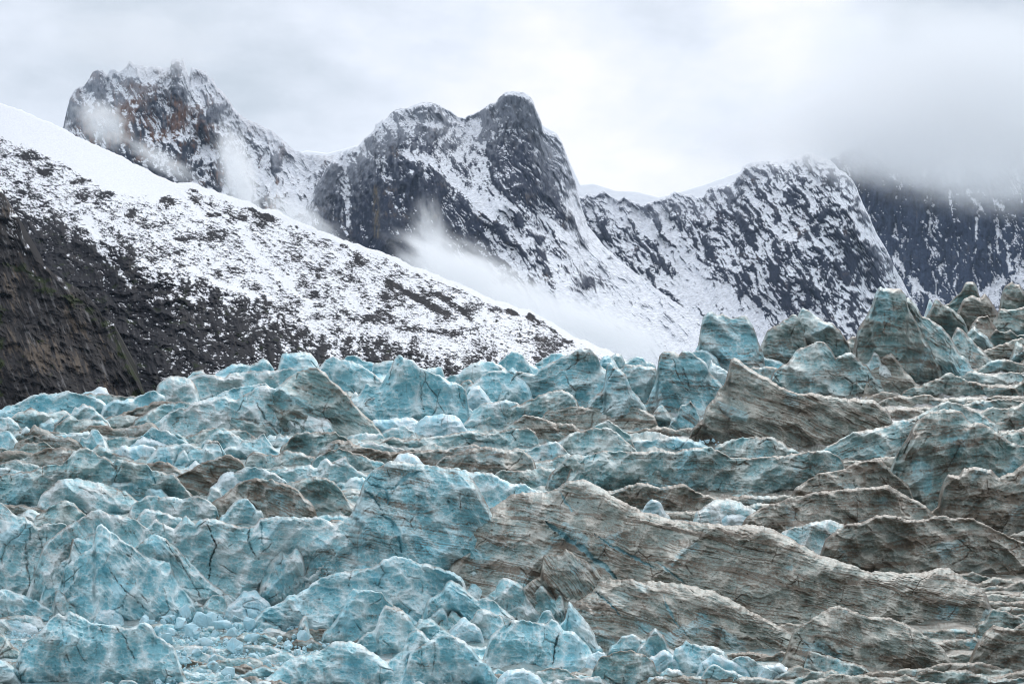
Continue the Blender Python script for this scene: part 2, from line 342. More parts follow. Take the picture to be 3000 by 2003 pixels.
# ------------------------------------------------------------------ the bodies of ice, back to front
CR = {'A1': (0, 1000), 'A2': (750, 1000), 'A3': (1500, 1000), 'A4': (2250, 1000), 'B1': (0, 1503), 'B2': (750, 1503), 'B3': (1500, 1503), 'B4': (2250, 1503), 'T': (2000, 600)}
NM = {'r': ('ice_ridge', 'ice ridge'), 's': ('serac', 'serac'), 'k': ('ice_block', 'ice block'), 'p': ('ice_spire', 'ice spire'), 'w': ('ice_wall', 'ice wall'), 'm': ('ice_mound', 'ice mound')}
DATA = r'''
# crop kind foot style ang lean | crest | label
A1 r 1100 b 5 .6|1980,290 2060,240 2130,205 2200,200 2290,220 2349,195 2420,155 2470,190 2505,240 2515,270|low pale blue ice hump against the dark cliff, left of the domed block
A2 m 1092 b 5 .7|200,260 225,150 250,110 330,100 420,90 510,115 560,170 580,230|smooth rounded blue dome of ice rising before the black cliff
A1 k 1140 p 5 .6|1720,335 1770,280 1830,258 1870,260 1885,300|small pale knob of ice on the skyline behind the round grey-blue block
A1 m 1200 p 20 .7|1420,540 1430,420 1460,380 1540,325 1640,320 1720,330 1780,370 1820,450 1830,560|broad round-topped pale block at the foot of the cliff
A1 r 1178 p 8 .6|1750,330 1800,300 1900,295 1980,300 2040,340 2110,290 2250,280 2349,270 2510,268 2800,230 2900,235|long brown-seamed ice ridge below the smooth blue dome
A1 k 1185 w 5 .6|740,485 830,450 920,420 980,430 1000,480|small white-topped wedge of ice below the brown cliff
A1 r 1200 g 4 .6|700,485 900,480 1050,490 1140,510 1230,495|thin brown-edged ridge of ice right below the brown cliff
A1 r 1226 b 8 .6|1000,560 1060,525 1140,540 1270,505 1370,455 1425,450|greenish blue ice ridge leaning against the round-topped block
A1 r 1222 b 4 .7|-60,660 0,620 100,580 200,540 290,495 395,470 450,480 520,465 600,455 680,470 760,485 880,525 960,560 1030,640 1080,680|long blue and white ridge on the skyline under the brown and gold cliff
A2 r 1092 b 5 .6|800,165 830,130 930,140 980,180 1080,190 1150,250|thin blue ice fin behind the left shoulder of the great blue pyramid
A2 r 1096 b 5 .6|1090,200 1200,175 1260,170 1300,200|short blue fin just left of the tip of the great blue pyramid
A2 r 1152 b 12 .6|590,230 640,160 700,140 800,165 930,195 1000,240 1080,290 1150,350 1200,400|blue ice face sloping right beside the great pyramid, with one vertical seam
A2 k 1115 b 5 .6|1570,250 1680,230 1715,240 1725,310|small blue ice tooth right of the great pyramid against the snowy rocks
A2 r 1138 b 5 .6|1760,320 1870,290 1900,250 2000,195 2080,175 2200,185 2260,220 2300,260|wide clean blue ridge on the skyline right of the great pyramid
A2 s 1126 b 5 .6|2230,200 2300,130 2349,95 2400,90 2450,130 2510,210 2530,260|pointed blue serac on the skyline in the middle before the snowy hill
A2 r 1195 b 5 .6|2020,360 2080,300 2150,270 2250,265 2300,280 2349,240|scalloped blue ice face behind the leaning slab
A2 k 1180 g 5 .6|1880,385 1940,340 1990,370 2000,420|small brown-capped knob of ice above the leaning slab
A3 r 1105 b 5 .6|230,200 280,160 350,110 430,100 510,115 560,160|low blue hump behind the big brown-banded blue peak
A3 k 1112 b 5 .6|90,250 110,190 170,200 250,255|small blue wedge between the pointed serac and the banded peak
A3 k 1112 t 5 .6|920,125 960,95 1020,130 1030,190|small grey ice tooth at the end of the snowy hill
A3 r 1106 b 5 .6|990,250 1010,190 1100,150 1170,138 1210,165|blue ice fin on the skyline before the pale mist
A3 r 1096 b 5 .6|1180,205 1200,180 1270,180 1305,200|low blue ice step on the skyline left of the big double-topped serac
A3 s 1135 b 5 .6|790,300 800,180 840,130 900,120 950,180 960,220|rounded blue ice pillar behind the layered column
A3 k 1125 b 5 .6|610,230 680,180 740,165 790,190|small blue ice hump behind the blue peak with a brown base
A3 s 1195 t 6 .6|-30,400 0,330 60,270 130,280 210,300 290,235 380,180 450,150 540,120 600,80 680,60 720,70 760,110 800,150 800,220|big blue peak with dirty brown bands, highest left of the layered column
A3 s 1172 b 6 .6|480,420 490,380 560,290 640,230 700,210 760,250 800,330|blue ice cone in front of the big banded peak
A3 s 1200 t -3 .6|1000,250 1040,210 1130,215 1250,230 1330,245 1330,330|flat-topped blue ice block with brown stripes, between layered column and double-topped serac
A3 r 1095 b 5 .6|1650,95 1720,80 1800,90 1880,140 1900,200|blue ice shoulder behind the double-topped banded serac
A3 r 1140 b 5 .6|1810,300 1815,130 1850,200 1920,240 1990,280|thin blue ice fin leaning off the right side of the double-topped serac
T s 1092 t 3 .45|110,960 120,870 135,780 170,735 205,730 240,760 270,745 330,775 380,765 430,755 470,800 500,880 520,950|isolated square ice tower with a notched top before the snow gully
T s 1075 q 5 .5|530,970 580,860 640,830 700,790 770,745 790,760|dark dirty ice fin leaning on the pointed pale serac by the snow gully
T s 1072 g 5 .5|760,980 790,760 820,700 870,730 950,790 1030,810 1080,860 1120,920|pointed grey-green serac with a long right shoulder below the snowy peak
T k 1060 q 5 .5|1115,935 1160,905 1200,910 1200,980|small brown ice block between the pointed serac and the tallest tower
T s 935 b 5 .5|1675,710 1690,640 1725,690|small clean blue tip of ice between two dirty seracs on the right skyline
T s 950 q 5 .5|1790,690 1860,640 1910,590 1935,535 1990,530 2020,560 2030,620|square-headed dark green serac on the right skyline
T s 965 q 5 .4|2185,700 2190,580 2220,545 2260,530 2310,550 2380,640|rounded dark green ice head at the right end of the skyline
T s 985 d 5 .5|1885,730 1920,650 1990,620 2040,640 2070,600 2110,660 2150,720|dark brown serac with a sharp tooth under the square-headed serac
T s 1000 q 5 .5|1680,750 1710,690 1735,640 1790,680 1850,720 1900,750 1930,800|triangular dirty green serac right of the tallest tower
T k 1010 q 5 .5|2150,760 2170,710 2240,720 2310,710 2400,700|blocky brown ice step under the rounded head at the right edge
T s 1018 d 5 .5|1980,830 2020,770 2090,760 2130,820|brown ice stub beneath the dark brown toothed serac
T s 1045 q 8 .5|2110,900 2150,850 2200,880 2250,850 2290,900 2380,880|low brown double hump of ice near the right edge
T s 1050 g 8 .5|1950,880 2000,840 2080,900 2140,970 2200,1050|grey ice fin falling to the right below the brown stub
T s 1135 q 4 .55|1180,990 1200,850 1260,760 1300,680 1320,600 1350,560 1390,570 1430,575 1490,580 1530,610 1545,700 1600,800 1650,900 1700,980 1750,1070|tallest grey-green ice tower, with a blunt bumpy top and a wide base
T r 1130 g 40 .6|1540,630 1600,680 1640,760 1720,800 1790,850 1850,930 1900,1020 1950,1060 2000,1150|smooth grey-blue ice fin slanting down from the tallest tower
T s 1080 g 20 .6|1840,930 1880,830 1930,870 1990,930 2050,990 2100,1040 2160,1100|pale grey ice cone right of the slanting fin
T s 1075 g 20 .6|2260,1010 2280,940 2320,950 2400,1010|pale ice stub at the right edge below the double hump
A3 s 1218 t 4 .5|1240,560 1260,500 1300,400 1330,340 1310,210 1350,120 1400,85 1480,100 1540,130 1570,75 1640,100 1720,150 1790,200 1810,280 1870,330 1930,390 1950,450|big double-topped blue serac with brown bands
A3 s 1090 b 5 .6|2100,180 2150,40 2200,70 2280,110 2349,160 2430,175 2490,200|sharp clean blue ice point in front of the notched square tower
T r 1165 g 4 .8|700,1090 755,1040 760,1020 800,980 870,960 920,930 950,935 990,960 1030,1010 1050,1055 1100,1020 1150,1005 1200,1060 1260,1100 1320,1180|pale double-peaked ridge in front of the tallest tower
T k 1150 p 4 .6|1280,1070 1310,1010 1350,1040 1360,1080|small pale ice knob at the foot of the tallest tower
T s 1155 s 4 .7|1340,1100 1370,1040 1430,1020 1470,1060 1520,1130 1600,1220|layered brown ice cone right of the small pale knob
A3 s 1178 p 5 .5|400,500 470,440 540,420 560,370 610,345 660,370 720,425 800,415|lumpy pale ice stack at the left foot of the layered column
A3 s 1255 t -2 .5|820,460 850,400 852,330 850,260 870,210 900,197 960,225 1010,270 1050,320 1080,400 1110,460 1170,520 1220,590 1255,650|layered ice column like a stack of plates, with a dark vertical seam
A3 k 1215 p 5 .5|305,630 310,560 350,510 400,495 450,540 500,590|small pale ice cone left of the layered column
A3 r 1262 s 3 .9|270,700 300,640 520,605 700,595 800,605 1000,590 1130,600 1250,650|dirty banded base of ice under the layered column
A3 s 1250 t 5 .6|1300,650 1340,600 1380,580 1430,640 1470,690|little brown ice tooth at the base of the double-topped serac
A3 r 1262 t 30 .6|1510,690 1540,600 1640,545 1680,590 1740,730|small striped ice wedge below the double-topped serac
A3 s 1316 s 22 .8|1755,720 1780,590 1860,520 1890,440 1950,400 1990,250 2000,170 2030,145 2100,180 2170,235 2250,290 2349,340 2460,420 2600,470 2800,480 3000,520 3300,530|dark brown layered peak with a sharp pale tip, right of the double-topped serac
A2 s 1240 b 3 .45|945,490 1000,380 1060,400 1140,405 1180,340 1230,250 1260,170 1310,120 1370,155 1430,170 1500,235 1600,280 1700,320 1780,360 1880,395 1940,460 1930,600|great clean blue ice pyramid in the middle, with one thin vertical seam
A2 k 1228 w 30 .6|1900,560 1960,450 1990,410 2050,405 2090,450 2150,540|leaning pale ice slab right of the great pyramid
A2 k 1220 p 5 .5|870,520 900,460 940,480 960,560|small ice cube at the left foot of the great pyramid
A2 k 1232 p 5 .6|1000,520 1020,460 1080,455 1130,480 1140,560|round ice boulder with a dimple at the foot of the great pyramid
A2 r 1252 p 6 .6|1930,730 1990,630 2060,575 2150,560 2290,530 2400,560|pale ice ramp behind the long brown-edged wall
A2 r 1256 g -14 .7|1960,800 2060,720 2150,670 2280,620 2349,600 2430,570 2530,520 2650,480 2750,450 2820,440|long ice wall with a brown edge climbing to the right in the middle
A2 r 1280 w 6 .9|1080,720 1200,715 1330,700 1440,700|white snow-smooth ice floor below the great pyramid
A2 m 1282 w -8 .8|1440,830 1490,730 1560,690 1680,670 1780,665 1850,690 1900,740 1920,800|smooth white whale-backed ice hump below the great pyramid
A1 r 1254 g 6 .6|100,700 180,640 280,615 350,640 450,655 600,630|brownish dirty ice ridge below the far left skyline ridge
A1 r 1268 p 10 .6|-60,720 0,700 80,680 150,740 200,800|pale ice wedge at the left edge below the brownish ridge
A1 r 1250 d -12 .6|1110,655 1180,640 1260,610 1350,580 1430,545 1500,540 1600,560 1700,570|brown-crested ice ridge climbing right below the round-topped block
A1 r 1262 g -12 .6|1280,690 1350,640 1430,600 1510,570 1640,550 1760,565|second brown-crested ridge just below the brown-crested climbing one
A1 k 1200 b 5 .6|1960,510 2080,440 2150,420 2260,410 2349,400 2420,380|blue fresh ice face with a brown rim below the long brown-seamed ridge
A2 s 1284 q 18 .9|180,430 260,360 330,305 420,260 560,235 620,290 680,355 760,400 850,500 920,600 1000,680 1080,740 1160,840|big dirty triangular ice face left of the great pyramid
A1 r 1284 p 14 .9|1480,715 1560,640 1640,610 1700,620 1780,560 1900,525 2000,500 2080,500 2180,540 2220,500 2310,450 2349,420 2440,400 2590,460 2700,560 2800,640 2950,690 3040,730 3060,810|big pale ice face sloping down right, in front of the dirty triangular face
A1 s 1268 p 2 .5|540,720 620,650 650,680 690,590 730,600 760,575 830,590 900,650 950,700|pale twin-humped serac standing alone in the left field
A1 k 1262 b 5 .6|385,745 440,710 530,700 560,740|blue ice chunk left of the pale twin-humped serac
A1 r 1274 g 4 .7|550,745 640,670 720,710 880,720 940,720|pinkish grey ice step at the foot of the pale twin-humped serac
A1 r 1255 q 4 .6|940,735 1000,690 1130,675 1280,690 1360,720|grey-brown ridge right of the pale twin-humped serac
A1 r 1276 g 5 .6|1590,750 1640,710 1730,705 1850,760 1880,795|short brown-rimmed blue ridge below the big pale face
A1 r 1282 g 5 .6|1970,775 2050,720 2110,690 2220,705 2349,740 2460,750 2510,780 2560,850|long scalloped grey-blue ridge with a brown rim below the big pale face
A1 k 1292 b 5 .6|145,850 240,785 310,825|blue ice wedge in the left rubble rows
A1 r 1290 g 4 .7|230,870 300,830 370,800 430,820 580,840 640,860|flat brown-edged ice shelf in the left rubble rows
A1 r 1284 d 4 .9|740,830 820,775 950,770 1050,800 1150,790 1260,765 1400,745|jumbled brown ice shelf below the twin-humped serac
A2 r 1290 p 4 .8|830,870 950,840 1150,850|low pale ice swell below the big dirty face
A2 r 1285 p 4 .8|1170,830 1250,790 1350,770 1430,820|low pale ice swell left of the white whale-backed hump
A1 s 1318 b 5 .6|-40,860 0,830 60,810 110,850 180,930|dark blue ice tooth at the left edge
A1 r 1312 b 6 .6|1300,865 1390,790 1500,810 1640,850 1700,900|blue scalloped ridge in the centre of the left field
A1 r 1316 w 10 .7|1205,945 1310,865 1420,900 1530,945|clean pale blue roof-shaped ice slab in the left field
A1 r 1312 g 4 .6|1010,890 1150,870 1290,880|thin brown-lined ridge left of the roof-shaped slab
A1 r 1322 d 4 .7|175,915 260,880 400,855 520,865 640,880 720,920|dark brown-crested ice ridge left of the blue ice tooth in the field
A1 r 1300 g 6 .6|1640,870 1750,860 1900,800 1990,790 2150,795 2250,820 2349,870|greenish ridge behind the clean blue slab near the left centre
A1 r 1322 b 12 .6|1890,905 1960,830 2020,810 2110,825 2180,865 2240,910|clean blue ice slab with a thin dark rim at the left centre
A2 k 1310 b 8 .6|90,890 120,850 180,870 250,925|small clean blue ice roof right of the left centre
A2 r 1312 g -4 .7|1150,930 1230,880 1400,900 1600,880 1800,850 1920,830 2000,820 2100,850 2200,840 2349,800 2500,790|long thin sweeping ridge with brown rim below the white hump
A1 s 1324 b 2 .5|715,985 740,870 800,880 850,795 900,820 940,870 980,930 1000,985|blue tooth-shaped serac in the left field
A1 r 1348 g 4 .6|850,995 900,945 1000,1000 1150,1060 1300,1095|brownish ridge right of the blue tooth-shaped serac
A1 r 1346 w 5 .7|1080,1010 1110,950 1200,970 1290,940 1370,960 1440,985|pale white ice crust in front of the roof-shaped slab
A1 r 1350 q 14 .7|-40,980 0,970 120,1010 230,1090|brown dirty ice slope at the left edge
A1 r 1335 q 4 .7|140,990 230,925 320,930 400,915 470,960|brown arched ice lip above the dirty left slope
A2 r 1342 q 4 .7|290,920 360,850 430,830 600,825 720,830 830,890 920,960|white-and-brown topped ridge left of the long sweeping ridges
A1 r 1352 b 6 .6|2090,960 2180,960 2240,900 2349,900 2349,880 2420,850 2450,890 2530,990|blue-grey pointed ridge near the left centre
A1 r 1362 b 4 .5|1355,1095 1450,970 1570,945 1720,925 1760,955|deep blue scalloped ice face in the left field
A1 s 1366 b 2 .45|1605,1100 1640,1010 1690,990 1730,1045|rounded clean blue ice stump in the left field
A1 s 1366 b 2 .45|1690,1090 1740,990 1800,975 1850,990 1900,905 2000,915 2050,990 2080,1040|dark blue ice tower pair right of the rounded stump
A1 k 1374 w 5 .6|1760,1120 1795,1080 1830,1120|tiny white ice lump at the foot of the dark blue pair
A2 r 1372 g 6 .7|-20,1010 0,1010 100,1030 180,1050 250,1000 400,1010 480,1040 560,1085|grey-blue ridge with a curled brown lip at the left centre
A2 r 1368 d -2 .7|650,960 700,900 850,910 950,960 1100,990 1300,1020 1500,1000 1800,980 2000,940|long dark-lined sweeping ice ridge across the centre
A2 r 1382 g 8 .7|560,1065 660,1000 760,980 900,1020 1050,1070 1160,1110|arched brown-rimmed ridge above the clean blue bowl
A1 r 1392 d -6 .8|130,1180 180,1080 260,1060 420,980 560,970 690,990|broad brown ice slope behind the wide dark blue face
A1 r 1402 d 6 .7|1340,1125 1450,1100 1560,1110 1660,1185|brown striped hump right of the wide dark blue face
A2 s 1422 p 6 .6|220,1195 400,1140 500,1130 560,1160 600,1100 640,1060 700,1110 760,1080 820,1050 860,1130 940,1190 1010,1225|pale ridge with two small sharp tips above the clean blue bowl
A2 r 1400 d 3 .8|1730,1060 1850,1030 1930,1000 2000,970 2100,960 2200,975 2349,1000 2450,1000|brown rubble-covered ice bank right of the centre
A2 k 1430 b -8 .8|690,1330 760,1290 820,1290 870,1250 930,1240 985,1240|clean bright blue ice bowl left of the big cracked mound
A1 r 1482 g 8 .45|-60,1230 0,1220 100,1210 300,1180 400,1140 560,1130 620,1080 680,1000 780,970 840,1000 960,1070 1040,1115 1070,1070 1200,1090 1330,1110 1400,1180 1600,1220 1660,1290 1720,1375|wide dark grey-blue ice face with a low peak, across the left field
A1 r 1462 d 16 .7|1640,1225 1750,1170 1850,1110 2000,1060 2100,1030 2200,1090 2250,1150|brown wrinkled ice hump right of the wide dark face
A1 m 1468 w 5 .6|1995,1290 2010,1240 2060,1200 2140,1190|pale round ice knob below the brown wrinkled hump
A1 r 1474 b 6 .7|2060,1300 2130,1220 2200,1170 2300,1150 2349,1155 2470,1180 2550,1220 2640,1295|clean blue overhung ridge with a pale rim at the left centre
A1 k 1474 p 5 .6|370,1375 400,1310 440,1325 465,1390|small upright pale ice stub in the lower left field
A1 k 1476 w 5 .7|150,1405 220,1350 300,1335 380,1370|small pale ice cap left of the upright stub
A1 m 1506 p 12 .9|460,1345 520,1280 600,1255 750,1260 900,1290 1030,1330 1150,1370 1250,1450|white-topped long ice mound in front of the wide dark face
A1 r 1484 b 8 .7|1030,1295 1200,1285 1330,1310 1480,1350 1540,1420|pale blue arched ice ridge at the foot of the wide dark face
A1 k 1478 p 5 .6|1890,1440 1930,1340 2020,1330 2035,1410|square pale ice stub at the foot of the brown hump
A1 r 1524 d 20 .9|2000,1440 2100,1370 2200,1290 2280,1260 2349,1250 2500,1270 2640,1310 2750,1370 2810,1450|brown wavy-layered ice hump left of the big cracked mound
A2 r 1510 q 24 .8|290,1295 400,1270 500,1245 620,1240 720,1290 800,1390 870,1490|dirty fluted ice slope falling right toward the big cracked mound
A1 k 1532 p 3 .6|1285,1450 1340,1415 1500,1420 1650,1440 1850,1420 1910,1465|long flat-topped pale ice block in the lower left field
A1 r 1540 b 6 .7|2070,1570 2140,1480 2220,1430 2280,1440 2350,1530|clean blue rounded ice face above the brown fluted wall
A3 r 1300 s 2 .9|-30,770 20,740 80,700 110,660 200,680 280,710 400,740 560,760|layered pale and brown ice bench left of the snow-lined terraces
A3 r 1340 g 5 .7|400,930 560,830 720,800 880,790 1000,860 1110,970|grey-blue ice ridge below the layered column
A3 r 1330 g 10 .6|820,735 880,720 950,760 1010,810|little striped ice lip right of the grey-blue ridge
A3 r 1362 p 4 .7|-80,1120 0,1080 120,1020 250,950 400,910 470,960 520,1030|pale grey ridge with one brown stain right of the brown rubble bank
A3 r 1372 g 5 .7|-40,1200 0,1160 80,1120 200,1110 380,1075 460,1040 520,1030|thin brown-lined ridge in front of the pale grey ridge
A3 r 1440 q 12 .55|430,1150 480,1090 540,1040 700,1050 860,1110 1080,1200 1180,1230 1250,1240 1310,1160 1370,1170 1450,1120 1520,1095 1640,1100 1700,1190|dark grey-blue ice wall with a thin rim in the middle of the icefall
A4 s 1290 s 3 .9|370,760 450,700 560,650 700,645 800,690 900,730 1010,790|snow-dusted layered hump below the pale double-peaked ridge
A3 s 1300 d 6 .7|2080,760 2130,700 2250,680 2349,640 2410,600 2500,600 2590,640 2700,700|dark brown knobbly ice mass below the sharp pale tip
A3 r 1346 g 3 .8|1920,930 2000,900 2100,880 2250,870 2349,870 2440,900 2530,960 2620,1010|pale dirty ice bench left of the diagonal blue ledge
A4 r 1352 g -18 .8|280,1030 480,1000 650,900 800,830 1000,790 1180,740 1350,690 1500,610 1640,550 1720,560 1850,620 1940,650|long ice ledge running diagonally up to the right with a blue underside
A4 r 1262 q 4 .8|1950,660 2050,600 2150,620 2250,600 2349,560 2430,540|dirty ice lip at the right edge above the big dark face
A3 r 1446 g 3 .5|640,1090 700,1045 800,1005 1000,1010 1140,1012 1350,990 1500,1010 1640,975 1830,970 2000,1060 2200,1075 2349,1055 2530,1040 2700,1010 2890,990|long smooth grey-teal ice wall sweeping across the right centre
A3 r 1428 q 18 .7|-100,1180 0,1190 190,1170 260,1140 400,1200 520,1210 650,1215 760,1290 830,1340|dark speckled ice mound behind the blue crest of the huge layered slab
A3 r 1496 d 8 .8|880,1370 1050,1330 1200,1290 1350,1340 1560,1300 1700,1380 1850,1420|tangled brown-seamed ice hollow below the grey-teal wall
A4 s 1330 q 3 .6|2100,900 2200,840 2349,800 2440,800|dark ice block at the right edge beside the big dark face
A4 s 1506 q -8 .6|1130,1200 1160,1080 1200,1000 1300,850 1350,740 1450,660 1600,620 1690,620 1780,650 1860,750 1980,750 2100,830 2180,900 2250,930 2349,960 2460,1020|big dark grey-teal ice face with a rounded peak at the far right
A4 r 1530 d 5 .8|380,1250 500,1200 680,1180 800,1100 1050,1090 1130,1200|brown knobbly ice bank left of the big dark face
A3 m 1545 p 5 .7|1760,1510 1860,1450 1950,1435 2100,1470 2200,1530|low pale dome with brown speckles behind the huge layered slab
A3 k 1550 w 5 .5|1190,1560 1220,1490 1270,1450 1340,1460 1385,1510 1395,1570|bright white ice lump perched on the crest of the huge layered slab
A4 r 1590 d 2 .8|-120,1560 0,1500 150,1450 330,1400 500,1370 700,1350 1000,1330 1110,1310 1250,1400 1450,1500 1520,1580|wide grey-brown ice face behind the right end of the huge layered slab
A4 s 1570 d 4 .6|1580,1500 1600,1300 1650,1210 1750,1230 1790,1160 1920,1150 2050,1180 2120,1250 2250,1190 2349,1110 2450,1080|dark brown pocked ice block at the right edge
B3 k 1545 w 5 .7|1850,90 1960,20 2080,0 2200,10 2245,70|smooth white ice cap right on the crest of the huge layered slab
B4 m 1665 p 14 .8|180,140 380,90 560,60 700,100 770,180 840,290|pale dirty dome with a small dark slit, behind the right part of the huge slab
B4 r 1695 d -5 .7|700,110 850,80 1000,20 1100,10 1280,60 1400,60 1580,20 1700,40 1880,50 2000,100 2200,200 2349,270 2460,330|wide layered grey-brown ice slab at the right, second from the big dark face down
A2 k 1395 w 3 .6|1245,1110 1300,1040 1400,1020 1480,1050 1530,1120|smooth white-blue cap on top of the big cracked mound
A2 s 1580 b 30 .7|1870,1180 1990,1190 2150,1200 2230,1250 2349,1310 2420,1300 2500,1320 2600,1390|blue ice piece split off the right side of the cracked mound
A2 m 1800 t 10 .45|870,1590 950,1400 990,1270 1070,1180 1220,1100 1400,1110 1550,1130 1750,1150 1850,1160 1950,1225 2030,1330 2100,1450 2160,1570|big cracked pale blue ice mound in the centre
A3 m 1838 s 13 1.1|-60,1440 0,1400 100,1380 260,1390 350,1370 410,1350 470,1300 540,1275 640,1265 720,1290 870,1370 950,1440 1080,1490 1200,1565 1290,1580 1440,1625 1580,1645 1800,1665 2000,1685 2200,1675 2349,1700 2500,1770 2650,1860 2800,1945 2950,1995 3100,2045 3250,2105 3480,2115 3750,2125 3850,2085 4000,2075 4100,2135 4350,2295 4390,2430|huge brown-layered ice slab sweeping down to the right
B4 r 1795 s 8 .9|-30,680 0,660 120,640 200,590 320,575 440,610 560,680|lens-shaped layered ice swell on the lower part of the huge slab
B4 r 1870 q 5 .7|1990,980 2020,930 2060,880 2200,900 2349,980 2440,1000|teal and brown broken ice edge at the right border
B3 m 1915 s 14 1.0|700,740 750,700 800,640 900,600 1000,610 1100,595 1160,630 1210,640 1300,620 1500,640 1600,650 1740,690 1870,720 2030,800 2200,900 2349,980 2500,1060 2700,1180|brown-layered lower ice slab with white-topped bumps on its left
B4 r 1965 s 14 .9|400,960 470,920 560,870 650,840 800,900 900,950 1100,950 1250,1000 1400,1090 1600,1230 1700,1390|grey-brown layered ice swell in the lower right
B4 s 1965 d 8 .7|1840,1390 1930,1170 2000,1080 2080,1020 2250,1060 2349,990 2450,980|dark brown ice block in the lower right corner
B4 s 1980 g 10 .6|335,1460 340,1300 380,1265 500,1290 700,1350 850,1390 1000,1470|grey-teal ice shelf with a rolled rim at the lower right
B4 r 2012 q 3 .6|1350,1510 1380,1460 1470,1420 1600,1450 1800,1430 1950,1480 2100,1520 2349,1500 2430,1510|bottom right ice lip over a dark teal hollow
B2 s 1655 b 20 .6|1790,130 1970,80 2060,30 2120,0 2270,-10 2349,-20 2410,-10 2480,40 2540,90 2560,170|pale blue hump between the cracked mound and the huge slab
B1 r 1562 g 10 .6|400,-20 480,-75 520,-105 620,-125 700,-75 800,20 860,60|greenish curled ice lip on top of the left wall
B1 r 1545 p 10 .6|150,50 250,-40 320,-25 400,30|pale ice cap on top of the left wall at its left end
B1 r 1560 p 24 .6|1250,60 1290,-20 1350,-40 1440,-30 1530,0 1650,40 1780,120|pale blue ice block tipped over the top of the left wall
B1 w 1790 p 12 .4|1370,120 1430,50 1500,100 1600,150 1700,10 1800,100 1830,60 1880,50 1960,50 2050,80 2250,130 2349,110 2349,100 2385,40 2550,30 2800,40 2900,30 3000,60 3080,100 3110,60 3200,70|dirty fluted right part of the left ice wall, below the fluted slope
B1 r 1800 p 45 .5|700,60 850,-20 930,-33 1000,0 1190,40 1250,60 1380,160 1470,300 1550,420 1600,560|broad brownish ice fin slanting right in the left wall, behind the widest fin
B1 w 1782 p 12 .4|-60,-110 0,-103 60,-63 110,-13 160,27 240,30 300,80 330,130 450,90 600,90 650,180|leftmost pale ice wall with a dark vertical dirt streak
B1 r 1806 b 50 .45|640,400 650,240 720,225 800,260 830,240 900,330 1000,480 1060,600|narrow blue ice fin beside the dark-streaked wall
B1 r 1828 b 50 .45|850,300 880,130 930,90 1000,160 1150,260 1300,370 1350,400 1560,450 1600,600 1680,700 1750,790|widest pale blue ice fin of the left wall, slanting down right
B1 r 1815 p 50 .45|1390,200 1440,190 1500,220 1600,300 1700,400 1800,500 1950,650 2100,740|long brown-seamed ice fin right of the widest fin
B2 s 1628 d 6 .6|570,160 620,100 690,60 760,50 830,90 870,20 900,-30 980,-30 1060,20 1050,110|brown-blotched ice lump at the left foot of the cracked mound
B1 k 1730 b 5 .5|555,620 560,540 600,440 650,425 690,470 720,540|small blue ice stub in the corner beside the dark-streaked wall
B2 r 1690 b 80 .5|1220,60 1250,20 1300,0 1400,10 1450,100 1480,300 1550,420|bright blue ice buttress below the cracked mound
B2 s 1722 p 15 .6|1910,520 1940,440 2020,400 2060,320 2110,260 2180,300 2250,370 2280,450|pale ice fin cluster top, right of the curved blue wall
B2 s 1720 b 30 .5|2190,300 2200,170 2250,140 2330,170 2349,190 2410,280 2470,400 2530,520|tall pale blue ice horn with a brown cap, right of the fin cluster
B3 k 1700 g 10 .5|120,300 150,250 200,220 300,230 380,270 440,350|brown-rimmed arched ice piece under the blue hollow of the huge slab
B3 r 1835 s 50 .8|270,560 280,390 320,380 450,380 490,310 560,370 700,450 850,560 920,620|white and brown striped ice slab tilted steeply, left of the lower slab
B2 r 1735 w 12 .7|2050,560 2100,480 2200,490 2349,560 2420,600|white-topped ice shelf right of the curved blue wall
B2 r 1752 p 12 .7|1910,640 1960,540 2100,570 2210,640|brown-rimmed ice shelf directly right of the end of the curved wall
B2 s 1745 b 8 .5|400,660 480,540 560,455 620,500 670,570|sharp blue ice point behind the left end of the curved wall
B2 s 1785 p 65 .4|10,780 60,550 100,440 180,350 240,335 260,380 320,370 360,315 420,350 445,420 430,560|pair of tall leaning ice blades left of the curved blue wall
B1 k 1822 p 5 .5|1860,840 1930,760 2020,740 2060,760 2080,850|translucent greenish ice knob below the left wall
B1 k 1818 p 5 .5|1720,930 1800,800 1850,830 1900,900|small dirty ice cone below the left wall
B1 k 1820 w 5 .5|2130,820 2230,720 2349,700 2390,760|stack of clean pale ice blocks left of the tall blades
B1 r 1832 b 12 .6|-60,720 0,700 60,695 200,750 330,790 430,860 520,920|scalloped blue ice ridge at the lower left edge
B1 m 1822 b 5 .5|590,800 620,745 700,735 800,735 880,745 980,830 1060,900|smooth blue loaf of ice below the left wall
B1 k 1826 p 5 .5|490,900 500,730 540,705 600,745 610,800|pale ice stub beside the smooth blue loaf
B1 k 1832 w 20 .5|915,880 1060,865 1130,950 1150,1020|clean angular white ice block at the right end of the loaf
B1 r 1856 p 5 .7|-40,990 0,960 150,930 380,940 400,1000|flat pale ice slab at the lower left, behind the rubble
B1 r 1862 w 5 .7|-30,1050 0,1020 70,970 150,970 320,1020|flat pale slab at the lower left, in front of the other flat slab
B2 w 1855 b 6 .45|-40,1000 0,950 60,890 220,820 300,760 420,720 480,690 520,630 600,590 700,550 850,525 1000,505 1080,490 1130,455 1200,410 1290,388 1380,410 1470,450 1560,460 1700,510 1830,545 1880,580 1920,650 1940,740|great curved scalloped blue ice wall in the foreground
B2 s 1812 b 25 .6|1940,690 1970,630 2020,625 2060,670 2150,720 2250,790|tilted pale ice wedge above the slanted blocks
B2 k 1840 p 25 .5|2200,690 2220,610 2280,590 2349,610 2449,660 2480,760 2570,900|large brown-rimmed ice block right of the slanted blocks
